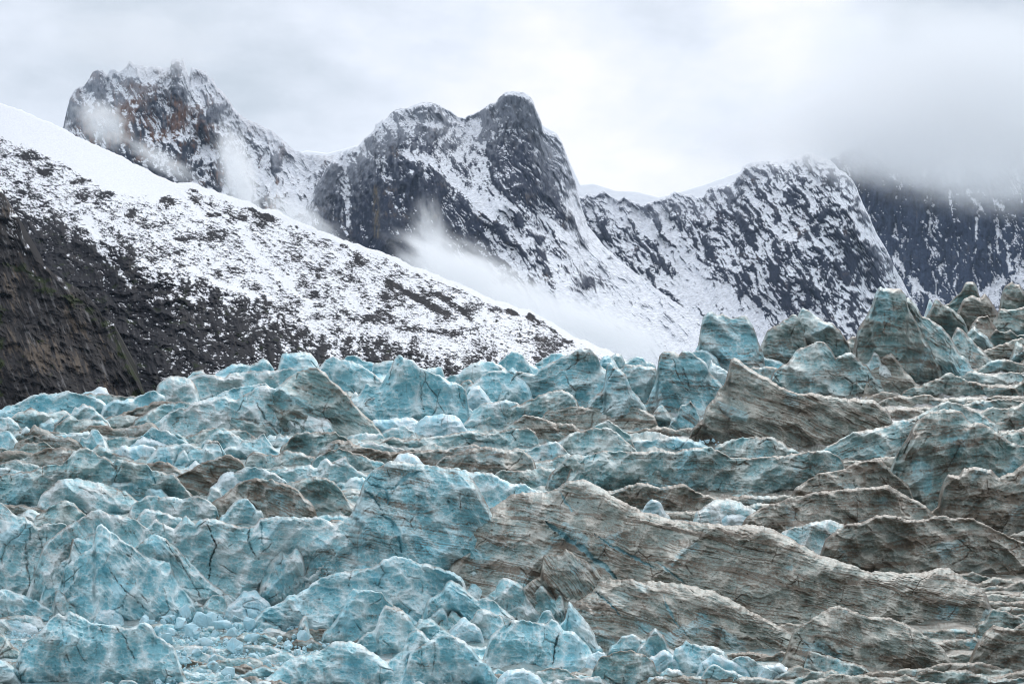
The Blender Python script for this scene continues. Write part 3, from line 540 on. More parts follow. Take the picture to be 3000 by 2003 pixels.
B3 s 1820 g 40 .5|200,700 270,650 320,700 400,780 420,850|slanting grey ice fin left of the striped tilted slab
B3 s 1826 g 10 .45|340,900 380,800 450,725 480,790 490,900|narrow brown-edged ice fin at the foot of the striped tilted slab
B2 k 1868 b 30 .5|1720,700 1740,630 1790,615 1870,650 1950,720 2020,790 2100,770 2200,810 2290,895|slanted blue ice block in front of the right end of the curved wall
B2 k 1870 b 5 .5|1640,910 1690,830 1740,860 1760,950|small blue ice tooth under the slanted block
B2 k 1872 g 5 .5|1750,950 1800,880 1870,935|small grey ice wedge right of the small blue tooth
B2 k 1880 b 20 .5|1980,975 2030,890 2090,865 2180,910 2270,950 2280,1010|tipped blue ice slab below the slanted block
B2 s 1888 b 5 .5|670,1060 760,930 820,820 850,720 890,685 990,705 1090,710 1160,730 1200,800 1300,860 1400,920 1450,980|blue ice pyramid with a blunt top in front of the curved wall
B2 p 1884 p 70 .4|380,1110 385,1010 430,940 475,945 478,1010 470,1100|upright finger of ice in the rubble left of the blunt pyramid
B2 k 1892 w 5 .5|1840,1020 1880,960 1910,940 1980,1000|small clean pale ice block below the small grey wedge
B3 s 1895 s 12 .7|720,1050 860,1010 1000,950 1100,920 1170,885 1210,930 1260,1040 1290,1100 1400,1180|brown layered ice peak with a folded top, above the lower bergy blocks
B3 s 1835 d 5 .6|610,880 640,840 700,835 780,860 830,980|brown stump of ice left of the folded brown peak
B3 s 1850 b 5 .5|225,1000 280,910 320,880 360,900 390,965|sharp blue ice tooth left of the hooked fin
B3 r 1930 b 45 .5|430,1020 500,960 510,790 560,850 640,940 720,1040 770,1130 780,1210|tall hooked ice fin with a greenish left face
B2 s 1905 b 5 .5|1450,1050 1500,970 1560,975 1630,970 1680,1040 1760,1085|blue ice step right of the two-faced point
B2 s 1925 b 5 .5|900,1200 1000,1110 1100,1060 1130,940 1180,840 1230,860 1330,880 1400,940 1460,1045|two-faced pointed blue ice block right of the blunt pyramid
B3 k 1932 b 4 .5|950,1190 1000,1130 1100,1110 1200,1150 1300,1170 1310,1270|flat-topped blue ice block with a brown rim in the lower centre
B3 s 1936 p 5 .5|1235,1160 1260,1080 1310,1055 1350,1080 1400,1130 1440,1220|round-headed pale ice stump right of the flat-topped block
B3 w 1965 b 5 .5|-40,1000 0,980 150,980 220,1000 320,1010 360,965 420,1000 470,1060 560,1080 620,1130 690,1200 740,1290|wide blue ice face with brown drips in the lower centre
B3 k 1968 w 5 .5|740,1290 790,1265 850,1270 870,1300|small white snowy lump right of the wide dripping face
B3 s 1975 b 5 .5|1480,1340 1490,1230 1560,1210 1600,1165 1640,1190 1750,1210 1880,1220 1960,1270 2000,1340|white-topped blue ice arch in the lower right of the centre
B3 k 1972 w 5 .5|1250,1330 1340,1280 1400,1240 1460,1290|small clean ice blocks heaped left of the white-topped arch
B3 k 1985 b 5 .5|2010,1340 2080,1305 2180,1320 2250,1370 2349,1390 2440,1420 2550,1480|pale blue ice block right of the thin tipped slab
B3 k 1990 w 14 .6|1810,1310 1840,1285 1900,1290 2000,1340 2120,1395|thin tipped white ice slab right of the white-topped arch
B4 k 1990 w 14 .6|-40,1400 60,1375 130,1380 200,1430 300,1465|small white curved ice plate near the grey-teal shelf
B4 r 2008 q 8 .6|250,1520 400,1450 600,1440 700,1500 760,1560|brown-topped ice edge at the bottom right of the plate
B4 k 2014 p 8 .6|880,1560 910,1500 1000,1505 1080,1560|small pale ice stub on the bottom edge, right
B3 r 2008 g 5 .5|720,1510 760,1400 810,1320 900,1290 1000,1255 1080,1250 1200,1290 1300,1350 1330,1460|rounded blue ice face with a dirty brown top at the bottom centre
B3 k 2006 p 5 .5|1350,1500 1370,1450 1450,1420 1550,1440 1595,1510|oval greenish ice chunk at the bottom, right of the dirty-topped face
B3 k 2012 w 5 .5|1230,1570 1250,1500 1380,1490 1460,1520 1480,1570|flat white ice slab on the bottom edge, right of centre
B3 s 2010 p 20 .6|1740,1500 1780,1410 1850,1385 1950,1430 2050,1450 2200,1540 2260,1570|holed pale ice hump at the bottom, below the thin tipped slab
B3 r 2004 g 5 .6|190,1490 220,1450 370,1410 500,1430 600,1500|thin brown-topped ice shelf at the bottom centre
B1 k 2000 b 20 .5|290,1500 310,1360 370,1300 470,1250 530,1280 550,1400|rounded blue ice boulder at the bottom left
B1 k 2010 b 10 .5|-40,1360 0,1340 50,1350 130,1420 180,1500 220,1560|blue ice boulder in the bottom left corner
B1 w 2014 b 10 .35|395,1060 450,970 530,910 600,950 620,900 700,910 800,970 830,1010 1000,1020 1100,1040 1200,1050 1320,990 1400,1040 1420,1100|big scalloped blue ice wall at the bottom left with a notched top
B1 k 1935 g 5 .5|-30,1110 0,1090 60,1150 130,1220|small dark ice chunk at the left edge in the rubble
B2 s 2016 b 5 .5|1560,1180 1680,1120 1760,1100 1880,1150 1980,1230 2050,1320 2150,1400 2200,1500|broad blue ice shoulder with a brown seam at the bottom centre
B2 s 2010 b 15 .5|1340,1260 1400,1110 1480,1060 1530,1090 1600,1170 1640,1260|blue ice wedge left of the broad seamed shoulder
B2 m 2016 b 8 .9|40,1560 200,1420 330,1310 480,1290 600,1250 720,1170 850,1170 950,1200 1050,1260 1150,1330 1250,1400 1330,1480|smooth clean blue whale-back of ice at the bottom left of centre
B2 m 2020 w 5 .6|2200,1560 2240,1490 2300,1440 2349,1430 2440,1425 2520,1440 2600,1500 2640,1560|round pale blue ice dome cut by the bottom edge in the centre
B3 k 2022 p 5 .5|350,1570 380,1530 560,1510 730,1500 800,1500 860,1560|flat greenish ice slab on the bottom edge, right of the round dome
'''
for ln in DATA.strip().splitlines():
    if ln.startswith('#') or not ln.strip(): continue
    hd, cp, lb = ln.split('|')
    c, k, foot, st, an, le = hd.split()
    x0, y0 = CR[c]; s = 2.34 if c == 'T' else 3.132
    pts = [(x0 + float(a) / s, y0 + float(b) / s) for a, b in (q.split(',') for q in cp.split())]
    nm, cat = NM[k]
    rl = {'m': 30, 'w': 10, 's': 12, 'r': 9, 'k': 11, 'p': 8}[k]
    if st == 'w': rl *= 1.5
    body(nm, pts, float(foot), st, lb, cat, float(an), float(le), rl)

# small ridges of broken ice wherever the glacier would lie bare between the traced bodies
cov = np.zeros((110, 320), bool); gx = np.arange(320) * 10.0 - 100; gy = 950 + np.arange(110) * 10.0
def mark(X, top, foot):
    t = np.interp(gx, X, top, left=9e9, right=9e9); cov[(gy[:, None] >= t - 2) & (gy[:, None] <= foot + 4)] = True
for sp_ in SPANS: mark(*sp_)
skl = np.interp(gx, [0, 300, 450, 700, 900, 1500, 1800, 2000, 2300, 2500, 2600, 2800, 3000, 3300], [1245, 1215, 1205, 1145, 1135, 1115, 1105, 1095, 1070, 1030, 1020, 1010, 1005, 1000])
cov |= gy[:, None] < skl + 10
FILL = {0: ('small broken ice ridge among the bigger ridges of the left icefall', 'small broken ridges of the left icefall'),
        1: ('low brown layered ice ridge in the gaps between the right-hand slabs', 'low layered ridges of the right icefall'),
        2: ('low grey-green ice ridge below the skyline towers at the right', 'low ridges below the right skyline')}
rr = random.Random(21); nf = 0
for row in range(len(gy)):
    for tries in range(40):
        fr = np.flatnonzero(~cov[row])
        if len(fr) == 0 or nf > 225: break
        j = fr[rr.randrange(len(fr))]; x = gx[j]; y = gy[row]
        Wd = rr.uniform(90, 250) * (1.3 if x > 1900 else 1); hh = rr.uniform(22, 48); n_ = rr.randint(4, 7)
        foot = y + rr.uniform(16, 34)
        pts = [(x + (i / (n_ - 1) - .5) * Wd, foot - hh * (1 - (abs(i / (n_ - 1) - .5) * 2) ** 2 * .6) * rr.uniform(.6, 1.15)) for i in range(n_)]
        if x > 2250 and y < 1170: hh2 = rr.uniform(1.2, 2.1); pts = [(a, foot - (foot - b) * hh2) for a, b in pts]
        k = 2 if (x > 2000 and y < 1160) else 1 if x > 1850 + rr.uniform(-200, 150) else 0
        lb, gp = FILL[k]; st = rr.choice({0: 'pbgbpgd', 1: 'sssdqs', 2: 'qgsq'}[k])
        body('ice_ridge', pts, foot, st, lb, 'ice ridge', rr.uniform(0, 12), .7, 9, group=gp, skirt=45); nf += 1
        mark(*SPANS[-1])
print('fills', nf)
print('bodies', len(BODIES), sum(len(o.data.vertices) for o in BODIES), round(time.time() - T0, 1))

# ------------------------------------------------------------------ glacier surface between and under the seracs
def glacier():
    X = np.arange(-500, 3520, 3.0); sk = np.interp(X, [0, 300, 450, 700, 900, 1500, 1800, 2000, 2300, 2500, 2600, 2800, 3000, 3300], [1235, 1205, 1195, 1135, 1125, 1105, 1095, 1085, 1060, 1010, 985, 975, 970, 960])
    v = np.linspace(0, 1, 340)
    PY = (sk + (2150 - sk) * v[:, None]).astype(f32); PX = np.broadcast_to(X, PY.shape).astype(f32)
    Yw = D(PY) / .09; Xw = (PX - 1500) * (D(PY) / 450.) + 3000
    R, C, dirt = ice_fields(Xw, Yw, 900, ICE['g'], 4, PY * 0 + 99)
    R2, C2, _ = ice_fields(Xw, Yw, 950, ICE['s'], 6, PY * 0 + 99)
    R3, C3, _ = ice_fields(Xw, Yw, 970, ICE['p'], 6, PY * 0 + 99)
    wr = sstep(1850, 2150, PX + .4 * (PY - 1300) * (PY < 1500) + 100 * fbm(PX / 200, PY / 200, 77, 2) - .9 * np.clip(PY - 1650, 0, 400))
    C = C * (1 - wr[..., None]) + C2 * wr[..., None]
    wb = sstep(1760, 1850, PY) * (1 - sstep(1100, 1600, PX)); C = C * (1 - wb[..., None]) + C3 * wb[..., None]
    # late snow lying in the terraces on the right
    sn = sstep(.0, .35, fbm(PX / 160, PY / 14, 81, 4, .65) + .25 * fbm(PX / 300, PY / 90, 83, 2)) * sstep(1900, 2000, PX) * (1 - sstep(1290, 1360, PY))
    C = mix(C, (.80, .82, .86), sn * .7) * .62
    Y = D(PY); m = Y / F
    P = world(PX, PY, Y)
    ht = R * (1 - wr) + R2 * wr
    ht = ht + 7 * ridged(Xw / 160, Yw / 120, 88, 4) + 3 * fbm(Xw / 40, Yw / 40, 89, 3)
    P[..., 2] += m * ht * .4
    # carry the ice back beyond the crest and let it sink out of sight
    K_ = 8; B = []
    for t in np.linspace(1, 0, K_ + 1)[:-1]:
        q = P[0].copy(); q[:, 1] += 400 * t; q[:, 0] *= 1 + .35 * t; q[:, 2] -= 70 * t ** 1.5; B.append(q)
    P = np.concatenate([np.array(B), P], 0); C = np.concatenate([np.broadcast_to(C[:1], (K_,) + C.shape[1:]), C], 0)
    o = grid_mesh('glacier', P, C, M_ICE); tag(o, 'broken blue and brown surface of the glacier between the seracs', kind='structure')
glacier()

# ------------------------------------------------------------------ loose ice chunks
import bmesh
def chunk_mesh(i):
    r = random.Random(i * 7 + 3); bm = bmesh.new()
    sx, sy, sz = r.uniform(.7, 1.5), r.uniform(.6, 1.1), r.uniform(.45, 1.1)
    for _ in range(15):
        a = r.uniform(0, 6.283); z = r.uniform(-1, 1); q = math.sqrt(1 - z * z) * r.uniform(.75, 1)
        bm.verts.new((sx * q * math.cos(a), sy * q * math.sin(a), sz * z))
    g = bmesh.ops.convex_hull(bm, input=bm.verts)
    for v in [e for e in g['geom_interior'] if isinstance(e, bmesh.types.BMVert)]: bm.verts.remove(v)
    bmesh.ops.bevel(bm, geom=list(bm.edges), offset=.10, segments=2, profile=.6, affect='EDGES', clamp_overlap=True)
    bmesh.ops.triangulate(bm, faces=bm.faces)
    bmesh.ops.subdivide_edges(bm, edges=[e for e in bm.edges if e.calc_length() > .3], cuts=2, use_grid_fill=True)
    bm.normal_update()
    P = np.array([v.co for v in bm.verts], f32)
    off = .07 * fbm(P[:, 0] * 1.7 + i, P[:, 1] * 1.7 + P[:, 2] * 1.3, i + 5, 3)
    for v, o_ in zip(bm.verts, off): v.co += v.normal * float(o_)
    me = bpy.data.meshes.new('ice_chunk'); bm.to_mesh(me); bm.free()
    for p in me.polygons: p.use_smooth = True
    P = np.array([v.co for v in me.vertices], f32)
    cm = np.clip(.55 + .6 * fbm(P[:, 0] * 1.2 + i * 3, P[:, 1] * 1.2 + P[:, 2], i, 3), 0, 1)
    C = mix(np.broadcast_to(rgb(.28, .60, .71), P.shape), (.64, .80, .84), cm)
    dd = sstep(.1, .45, fbm(P[:, 0] * 2 + i * 5, P[:, 1] * 2 + P[:, 2] * 2, i + 40, 4)) * (.15 if i % 3 else .75)
    C = mix(C, (.17, .135, .10), dd)
    ca = me.color_attributes.new('tint', 'FLOAT_COLOR', 'POINT'); c4 = np.ones((len(P), 4), f32); c4[:, :3] = C; ca.data.foreach_set('color', c4.ravel())
    me.materials.append(M_ICE); return me
CH = [chunk_mesh(i) for i in range(16)]
def scatter(n, region, smin, smax, label, group, seed, cat='ice chunk'):
    r = random.Random(seed); xs = [p[0] for p in region]; ys = [p[1] for p in region]; k = 0; t = 0
    while k < n and t < n * 60:
        t += 1; x = r.uniform(min(xs), max(xs)); y = r.uniform(min(ys), max(ys)); ins = False; j = len(region) - 1
        for i in range(len(region)):
            if (ys[i] > y) != (ys[j] > y) and x < (xs[j] - xs[i]) * (y - ys[i]) / (ys[j] - ys[i]) + xs[i]: ins = not ins
            j = i
        if not ins: continue
        s = smin + (smax - smin) * r.random() ** 2.6
        Y = float(D(y)); m = Y / F
        o = bpy.data.objects.new('ice_chunk', CH[r.randrange(len(CH))])
        o.location = ((x - 1500) * m, Y - s * m * .5 - 8 * m, ZC + (HZ - y) * m + s * m * .3 + 9 * m)
        o.rotation_euler = (r.uniform(-.6, .6), r.uniform(-.6, .6), r.uniform(0, 6.28)); q = s * m * .62; o.scale = (q * r.uniform(.7, 1.3), q, q * r.uniform(.7, 1.3))
        COL.objects.link(o); tag(o, label, cat, group); k += 1
scatter(185, [(430, 1835), (560, 1815), (760, 1812), (780, 1880), (900, 1850), (1000, 1905), (960, 1930), (800, 1960), (740, 2010), (430, 2010)], 10, 52,
        'loose pale blue ice chunk in the rubble heap left of the clean whale-back', 'ice chunks in the rubble heap', 5)
scatter(28, [(0, 1842), (130, 1845), (175, 1905), (120, 1935), (0, 1900)], 7, 24, 'small pale ice chunk in the rubble pocket at the lower left edge', 'ice chunks at the lower left edge', 6)
scatter(26, [(1170, 1775), (1300, 1775), (1320, 1800), (1210, 1822)], 6, 17, 'small pale ice chunk in the hollow right of the blunt pyramid', 'ice chunks beside the blunt pyramid', 7)
scatter(26, [(1040, 1195), (1060, 1240), (1100, 1240), (1090, 1200)], 5, 13, 'tiny blue ice chunk at the left foot of the great pyramid', 'ice chunks under the great pyramid', 8)
scatter(30, [(1990, 1310), (2110, 1290), (2120, 1315), (1900, 1325)], 5, 15, 'tiny pale ice chunk on the snow-lined terrace behind the grey-teal wall', 'ice chunks on the terrace', 9)
def rubble(n, region, smin, smax, seed):
    """crushed ice too fine to count: one mesh of many little lumps"""
    r = random.Random(seed); xs = [p[0] for p in region]; ys = [p[1] for p in region]
    V = []; Q = []; CC = []; k = 0; base = 0
    src = []
    for me in CH[:8]:
        me.calc_loop_triangles(); co = np.array([v.co for v in me.vertices]); tr = np.array([t.vertices[:] for t in me.loop_triangles])
        cc = np.empty(len(co) * 4, f32); me.color_attributes['tint'].data.foreach_get('color', cc); src.append((co, tr, cc.reshape(-1, 4)))
    while k < n:
        x = r.uniform(min(xs), max(xs)); y = r.uniform(min(ys), max(ys)); ins = False; j = len(region) - 1
        for i in range(len(region)):
            if (ys[i] > y) != (ys[j] > y) and x < (xs[j] - xs[i]) * (y - ys[i]) / (ys[j] - ys[i]) + xs[i]: ins = not ins
            j = i
        if not ins: continue
        k += 1; co, tr, cc = src[r.randrange(8)]; m = float(D(y)) / F; s = (smin + (smax - smin) * r.random() ** 2) * m * .6
        a, b = r.uniform(0, 6.28), r.uniform(-.7, .7); ca, sa, cb, sb = math.cos(a), math.sin(a), math.cos(b), math.sin(b)
        Rm = np.array([[ca, -sa * cb, sa * sb], [sa, ca * cb, -ca * sb], [0, sb, cb]])
        V.append(co @ Rm.T * s + np.array([(x - 1500) * m, float(D(y)) - 9 * m, ZC + (HZ - y) * m + 8 * m])); Q.append(tr + base); base += len(co); CC.append(cc)
    V = np.concatenate(V); Q = np.concatenate(Q); CC = np.concatenate(CC)
    me = bpy.data.meshes.new('ice_rubble'); me.vertices.add(len(V)); me.vertices.foreach_set('co', V.astype(f32).ravel()); me.loops.add(Q.size); me.loops.foreach_set('vertex_index', Q.astype(np.int32).ravel())
    me.polygons.add(len(Q)); me.polygons.foreach_set('loop_start', (np.arange(len(Q)) * 3).astype(np.int32)); me.update(calc_edges=True)
    ca = me.color_attributes.new('tint', 'FLOAT_COLOR', 'POINT'); ca.data.foreach_set('color', CC.ravel()); me.materials.append(M_ICE)
    o = bpy.data.objects.new('ice_rubble', me); COL.objects.link(o); tag(o, 'crushed ice filling the hollow at the lower left', kind='stuff')
rubble(1500, [(420, 1840), (560, 1808), (780, 1808), (1000, 1850), (1010, 1905), (960, 1960), (800, 2030), (420, 2030)], 5, 15, 3)
rubble(260, [(-10, 1838), (140, 1842), (180, 1905), (120, 1935), (-10, 1900)], 4, 11, 4)
rubble(200, [(1150, 1770), (1300, 1765), (1340, 1800), (1210, 1830)], 4, 10, 5)
print('glacier', round(time.time() - T0, 1))

# ------------------------------------------------------------------ mountains
def tps(ctrl):
    A = np.array(ctrl, float); x = A[:, :2] / 1000.0; n = len(A)
    def U(r2): return np.where(r2 > 0, r2 * np.log(r2 + 1e-12), 0)
    K = U(((x[:, None] - x[None]) ** 2).sum(-1)) + 1e-3 * np.eye(n); Pm = np.c_[np.ones(n), x]
    M = np.zeros((n + 3, n + 3)); M[:n, :n] = K; M[:n, n:] = Pm; M[n:, :n] = Pm.T
    w = np.linalg.solve(M, np.r_[A[:, 2], 0, 0, 0])
    def f(px, py):
        px = np.asarray(px, float) / 1000; py = np.asarray(py, float) / 1000
        r = w[n] + w[n + 1] * px + w[n + 2] * py
        for i in range(n): r = r + w[i] * U((px - x[i, 0]) ** 2 + (py - x[i, 1]) ** 2)
        return r
    return f
def pl(s): return [tuple(float(a) for a in q.split(',')) for q in s.split()]
def normals(P):
    du = np.gradient(P, axis=1); dv = np.gradient(P, axis=0); n = np.cross(dv, du); n /= np.linalg.norm(n, axis=-1, keepdims=True) + 1e-9
    n *= np.sign(-n[..., 1:2] + 1e-9); return n
def range_sheet(name, label, crest, bottom, ctrl, relief, cover, colour, mat, step=2.5, rag=4, back=900, seed=1, gain=1.0, soft=.10, noise=.62, tilt=.5, vert=.35, gully=.5, big2=2.2):
    xs = [p[0] for p in crest]; ys = [p[1] for p in crest]
    X = np.arange(xs[0], xs[-1], step); top = np.interp(X, xs, ys)
    top = top + rag * (fbm(X / 34, X * 0 + seed, seed, 4, .6) * 1.6)
    bt = np.interp(X, [p[0] for p in bottom], [p[1] for p in bottom])
    R_ = int((bt - top).max() / (step * .95)); v = np.linspace(0, 1, R_)
    PY = (top + (bt - top) * v[:, None]).astype(f32); PX = np.broadcast_to(X, PY.shape).astype(f32)
    d = PY - top
    f = tps(ctrl); Yb = f(PX, PY); m = Yb / F
    rel = relief(PX, PY, d)
    r = 7.0; rd = np.clip(d / r, 0, 1); rel = rel * (.35 + .65 * sstep(0, 16, d)) - r * 1.3 * (1 - np.sqrt(np.clip(1 - (1 - rd) ** 2, 0, 1)))
    Yd = Yb - rel * m * gain
    P = world(PX, PY, Yd)
    n = normals(P); nz = n[..., 2]
    sc = nz - np.mean(nz); sc /= sc.std() + 1e-6
    hf = .6 * fbm(PX / 17, PY / 4.5, seed + 3, 4, .72) + .55 * fbm((PX + PY * tilt) / 30, (PY - tilt * PX) / 7, seed + 8, 4, .7) + vert * fbm(PX / 5, PY / 30, seed + 18, 4, .65); hf2 = fbm(PX / 60, PY / 40, seed + 4, 3)
    hf3 = fbm(PX / 5.5, PY / 2.6, seed + 13, 2, .7)
    k_ = 5; cv = (np.roll(rel, k_, 0) + np.roll(rel, -k_, 0) + np.roll(rel, k_, 1) + np.roll(rel, -k_, 1)) / 4 - rel; cv2 = (np.roll(rel, 14, 1) + np.roll(rel, -14, 1)) / 2 - rel
    sc = .8 * sc + gully * (np.clip(cv / (cv.std() + 1e-6), -2, 2) + .8 * np.clip(cv2 / (cv2.std() + 1e-6), -2, 2)) + noise * (3.2 * hf + big2 * hf2 + 1.7 * hf3)
    snow = sstep(-soft, soft, (sc + cover(PX, PY, d)) * .35)
    C = colour(PX, PY, d, nz, snow)
    K_ = 6; B = []
    for t in np.linspace(1, 0, K_ + 1)[:-1]:
        q = P[0].copy(); q[:, 1] += back * t; q[:, 2] -= back * .8 * t ** 1.6; B.append(q)
    P = np.concatenate([np.array(B), P], 0); C = np.concatenate([np.broadcast_to(C[:1], (K_,) + C.shape[1:]), C], 0)
    o = grid_mesh(name, P, C, mat); tag(o, label, kind='structure'); return o
SNOW = rgb(.84, .86, .90)
def crag(PX, PY, s, ang, sx=1.0, big=1.0, k=1.0):
    """broken rock: nested tilted facets stretched along a direction, ribs and ledges"""
    wx = PX + 22 * fbm(PX / 80, PY / 80, s, 3); wy = PY + 22 * fbm(PX / 80, PY / 80, s + 1, 3)
    a, b = rot(wx, wy, ang)
    _, e1, f1 = worley(a / (170 * sx), b / 95, s + 2, 1.4, .8)
    _, e2, f2 = worley(a / (70 * sx), b / 36, s + 3, 1.4, .8)
    _, e3, f3 = worley(a / (30 * sx), b / 15, s + 4, 1.4, .8)
    _, e4, f4 = worley(a / (13 * sx), b / 6.5, s + 5, 1.4, .8)
    R = 40 * big * f1 + 24 * f2 + 13 * f3 + 7 * f4
    R += 34 * big * ridged(a / (260 * sx), b / 58, s + 6, 5) + 7 * fbm(PX / 26, PY / 18, s + 7, 5, .65)
    return R * k
def rockcol(PX, PY, s, base, warm, cool, ws, ang):
    a, b = rot(PX, PY, ang)
    st = fbm(a / 120, b / 7, s, 4, .6); pt = fbm(PX / 70, PY / 60, s + 1, 4, .6)
    C = np.broadcast_to(rgb(*base) * .62, PX.shape + (3,)) * (1 + 1.1 * st + .5 * pt + .8 * fbm(PX / 4, PY / 7, s + 9, 3, .7))[..., None]
    C = mix(C, cool, np.clip(.6 - 1.2 * pt, 0, 1) * .6)
    w = sstep(.05, .45, pt + .5 * st + ws); C = mix(C, rgb(*warm) * 1.0, w * .7)
    return np.clip(C, .008, 1)

# left peak
M1 = pl('120,520 160,430 185,372 196,322 205,285 222,262 245,250 262,228 272,210 300,203 312,222 322,204 335,202 350,211 372,193 379,176 392,186 412,191 445,195 480,199 499,197 502,177 515,170 535,167 541,195 550,224 556,226 560,200 585,202 605,215 612,229 625,229 635,258 650,265 668,290 690,320 715,345 745,358 775,372 800,385 840,420 862,440 900,452 935,455 965,458 1010,452 1060,470 1150,560')
def rel1(X, Y, d):
    return crag(X, Y, 300, 78, 1.2, 1.1) + 30 * np.exp(-(stroke(X, Y, pl('400,230 380,420 470,640')) / 90) ** 2) + 20 * np.exp(-(stroke(X, Y, pl('640,300 760,520 900,760')) / 60) ** 2) - 6
def cov1(X, Y, d):
    b = -.85 + 2.0 * np.exp(-d / 40) + .9 * sstep(500, 1000, X) + .5 * sstep(600, 800, Y)
    b += 2.2 * np.exp(-(stroke(X, Y, pl('385,215 430,235 520,232 600,260')) / 15) ** 2)
    for p, w, a in [('395,290 460,270', 8, 1.6), ('400,310 450,305', 8, 1.4), ('500,400 570,410 640,470', 18, 1.3), ('760,520 860,600 960,660', 26, 1.6), ('620,420 700,470', 10, .8), ('720,470 800,560', 12, 1.2)]:
        b += a * np.exp(-(stroke(X, Y, pl(p)) / w) ** 2)
    return b
def col1(X, Y, d, nz, s):
    C = rockcol(X, Y, 310, (.055, .06, .075), (.22, .105, .05), (.03, .04, .065), +.02 + .34 * np.exp(-(((X - 400) / 190) ** 2 + ((Y - 330) / 110) ** 2)), 88)
    rime = sstep(.0, .5, np.exp(-d / 75) + .45 * fbm(X / 14, Y / 22, 320, 4, .6)); C = mix(C, (.40, .42, .46), rime * .6)
    return mix(C, SNOW, s * (.75 + .25 * sstep(20, 60, d)))
range_sheet('mountain', 'dark craggy left peak with a spiky snow-dusted summit and ochre rock', M1, pl('0,900 1200,900'),
            [(190, 350, 6500), (400, 200, 6050), (380, 500, 5600), (600, 250, 6100), (700, 500, 5800), (1000, 450, 6000), (900, 700, 5400), (200, 800, 5400), (1150, 850, 5200)], rel1, cov1, col1, M_ROCK, rag=5, seed=31, tilt=.3)

# distant snow crest behind
M0 = pl('600,520 780,470 900,441 960,449 1030,430 1150,396 1240,372 1270,370 1340,375 1420,360 1500,340 1560,345 1600,372 1632,388 1672,480 1700,541 1738,536 1800,557 1870,561 1930,577 1990,562 2060,541 2200,490 2500,470')
range_sheet('mountain', 'far white snow crest barely visible behind the peaks', M0, pl('500,760 2600,760'), [(600, 500, 8600), (2500, 470, 8600), (1500, 300, 8600), (600, 760, 7600), (2500, 760, 7600), (1500, 760, 7600)],
            lambda X, Y, d: 14 * fbm(X / 130, Y / 70, 400, 4), lambda X, Y, d: 9 + 0 * X, lambda X, Y, d, nz, s: np.broadcast_to(rgb(.86, .88, .91), X.shape + (3,)).copy(), M_SNOW, step=5, rag=1, seed=41)

# far right wall, head in the cloud
M4 = pl('2250,620 2380,520 2450,455 2600,372 2700,330 2800,300 2900,330 3000,360 3120,380 3400,420')
def rel4(X, Y, d): return crag(X, Y, 500, 84, 1.5, .9) + 26 * np.exp(-(stroke(X, Y, pl('2900,420 2880,640 2980,860')) / 60) ** 2) - 20 * np.exp(-(stroke(X, Y, pl('2700,500 2720,900')) / 60) ** 2)
def cov4(X, Y, d):
    b = -1.75 + 1.0 * np.exp(-d / 60)
    for p, w, a in [('2790,470 2830,560 2900,640 2950,720 2960,790', 7, 2.2), ('2700,650 2770,700', 8, 1.8), ('2620,760 2700,850 2760,890', 10, 2.6), ('2870,860 2930,830 3050,800', 16, 2.2), ('2860,900 3000,850', 22, 2.0),
                    ('2940,610 2870,560', 6, 1.8), ('2780,560 2800,690', 5, 1.8), ('2560,690 2640,850 2680,900', 9, 2.6), ('2860,640 2860,740', 4, 2)]:
        b += a * np.exp(-(stroke(X, Y, pl(p)) / w) ** 2)
    return b + .5 * sstep(2900, 3000, X)
def col4(X, Y, d, nz, s):
    C = rockcol(X, Y, 510, (.060, .080, .125), (.10, .085, .08), (.04, .055, .095), -.3, 90)
    return mix(C, SNOW, s * .9)
range_sheet('mountain', 'dark blue-grey rock wall at the right with its top lost in cloud', M4, pl('2000,1150 3500,1150'),
            [(2450, 460, 6900), (3000, 360, 6600), (2600, 1100, 5700), (3300, 1100, 5300), (3400, 420, 6400), (2800, 700, 6350), (2300, 700, 6800)], rel4, cov4, col4, M_ROCK, rag=6, seed=51, tilt=.9, vert=.8)

# right snowy pyramid and the ridge joining it to the central peak
M3 = pl('1560,640 1640,600 1700,577 1725,569 1745,568 1760,556 1785,569 1815,590 1830,575 1850,585 1880,600 1920,590 1950,575 1975,562 2000,570 2020,568 2040,577 2060,573 2075,551 2100,545 2150,532 2165,510 2180,485 2200,475 2240,468 2290,476 2330,459 2370,447 2400,456 2430,471 2480,508 2510,550 2530,600 2560,665 2600,740 2650,835 2690,905 2750,1010')
def rel3(X, Y, d):
    r = crag(X, Y, 600, 62, 1.1, .9) + 38 * np.exp(-(stroke(X, Y, pl('2375,455 2440,600 2560,760 2660,880')) / 55) ** 2) + 26 * np.exp(-(stroke(X, Y, pl('2340,470 2280,640 2330,860 2400,980')) / 70) ** 2)
    r += 18 * np.exp(-(stroke(X, Y, pl('1950,580 2060,700 2180,800')) / 45) ** 2) - 50 * np.exp(-(stroke(X, Y, pl('1830,600 1950,690 2060,810 2200,950 2300,1020')) / 75) ** 2)
    return r - 22 * np.exp(-(stroke(X, Y, pl('2180,560 2220,760 2280,900')) / 50) ** 2)
S3 = [('1800,600 1880,650 1990,720 2060,810 2160,900 2260,990', 24, 1.9), ('2000,840 2100,920 2250,1020', 40, 2.2), ('2290,560 2220,600', 14, 1.8), ('2375,470 2400,530 2470,600 2560,720', 9, 1.7), ('2520,600 2600,770 2670,890', 12, 1.0),
      ('2100,560 2170,680', 12, 1.3), ('2300,690 2380,720 2520,700', 9, 1.6), ('2150,800 2250,720 2300,650', 12, 1.2), ('2100,1000 2260,1010 2400,1060', 40, 1.2), ('2320,620 2260,680 2180,740', 9, 1.2), ('2460,830 2560,870 2620,900', 12, 1.5)]
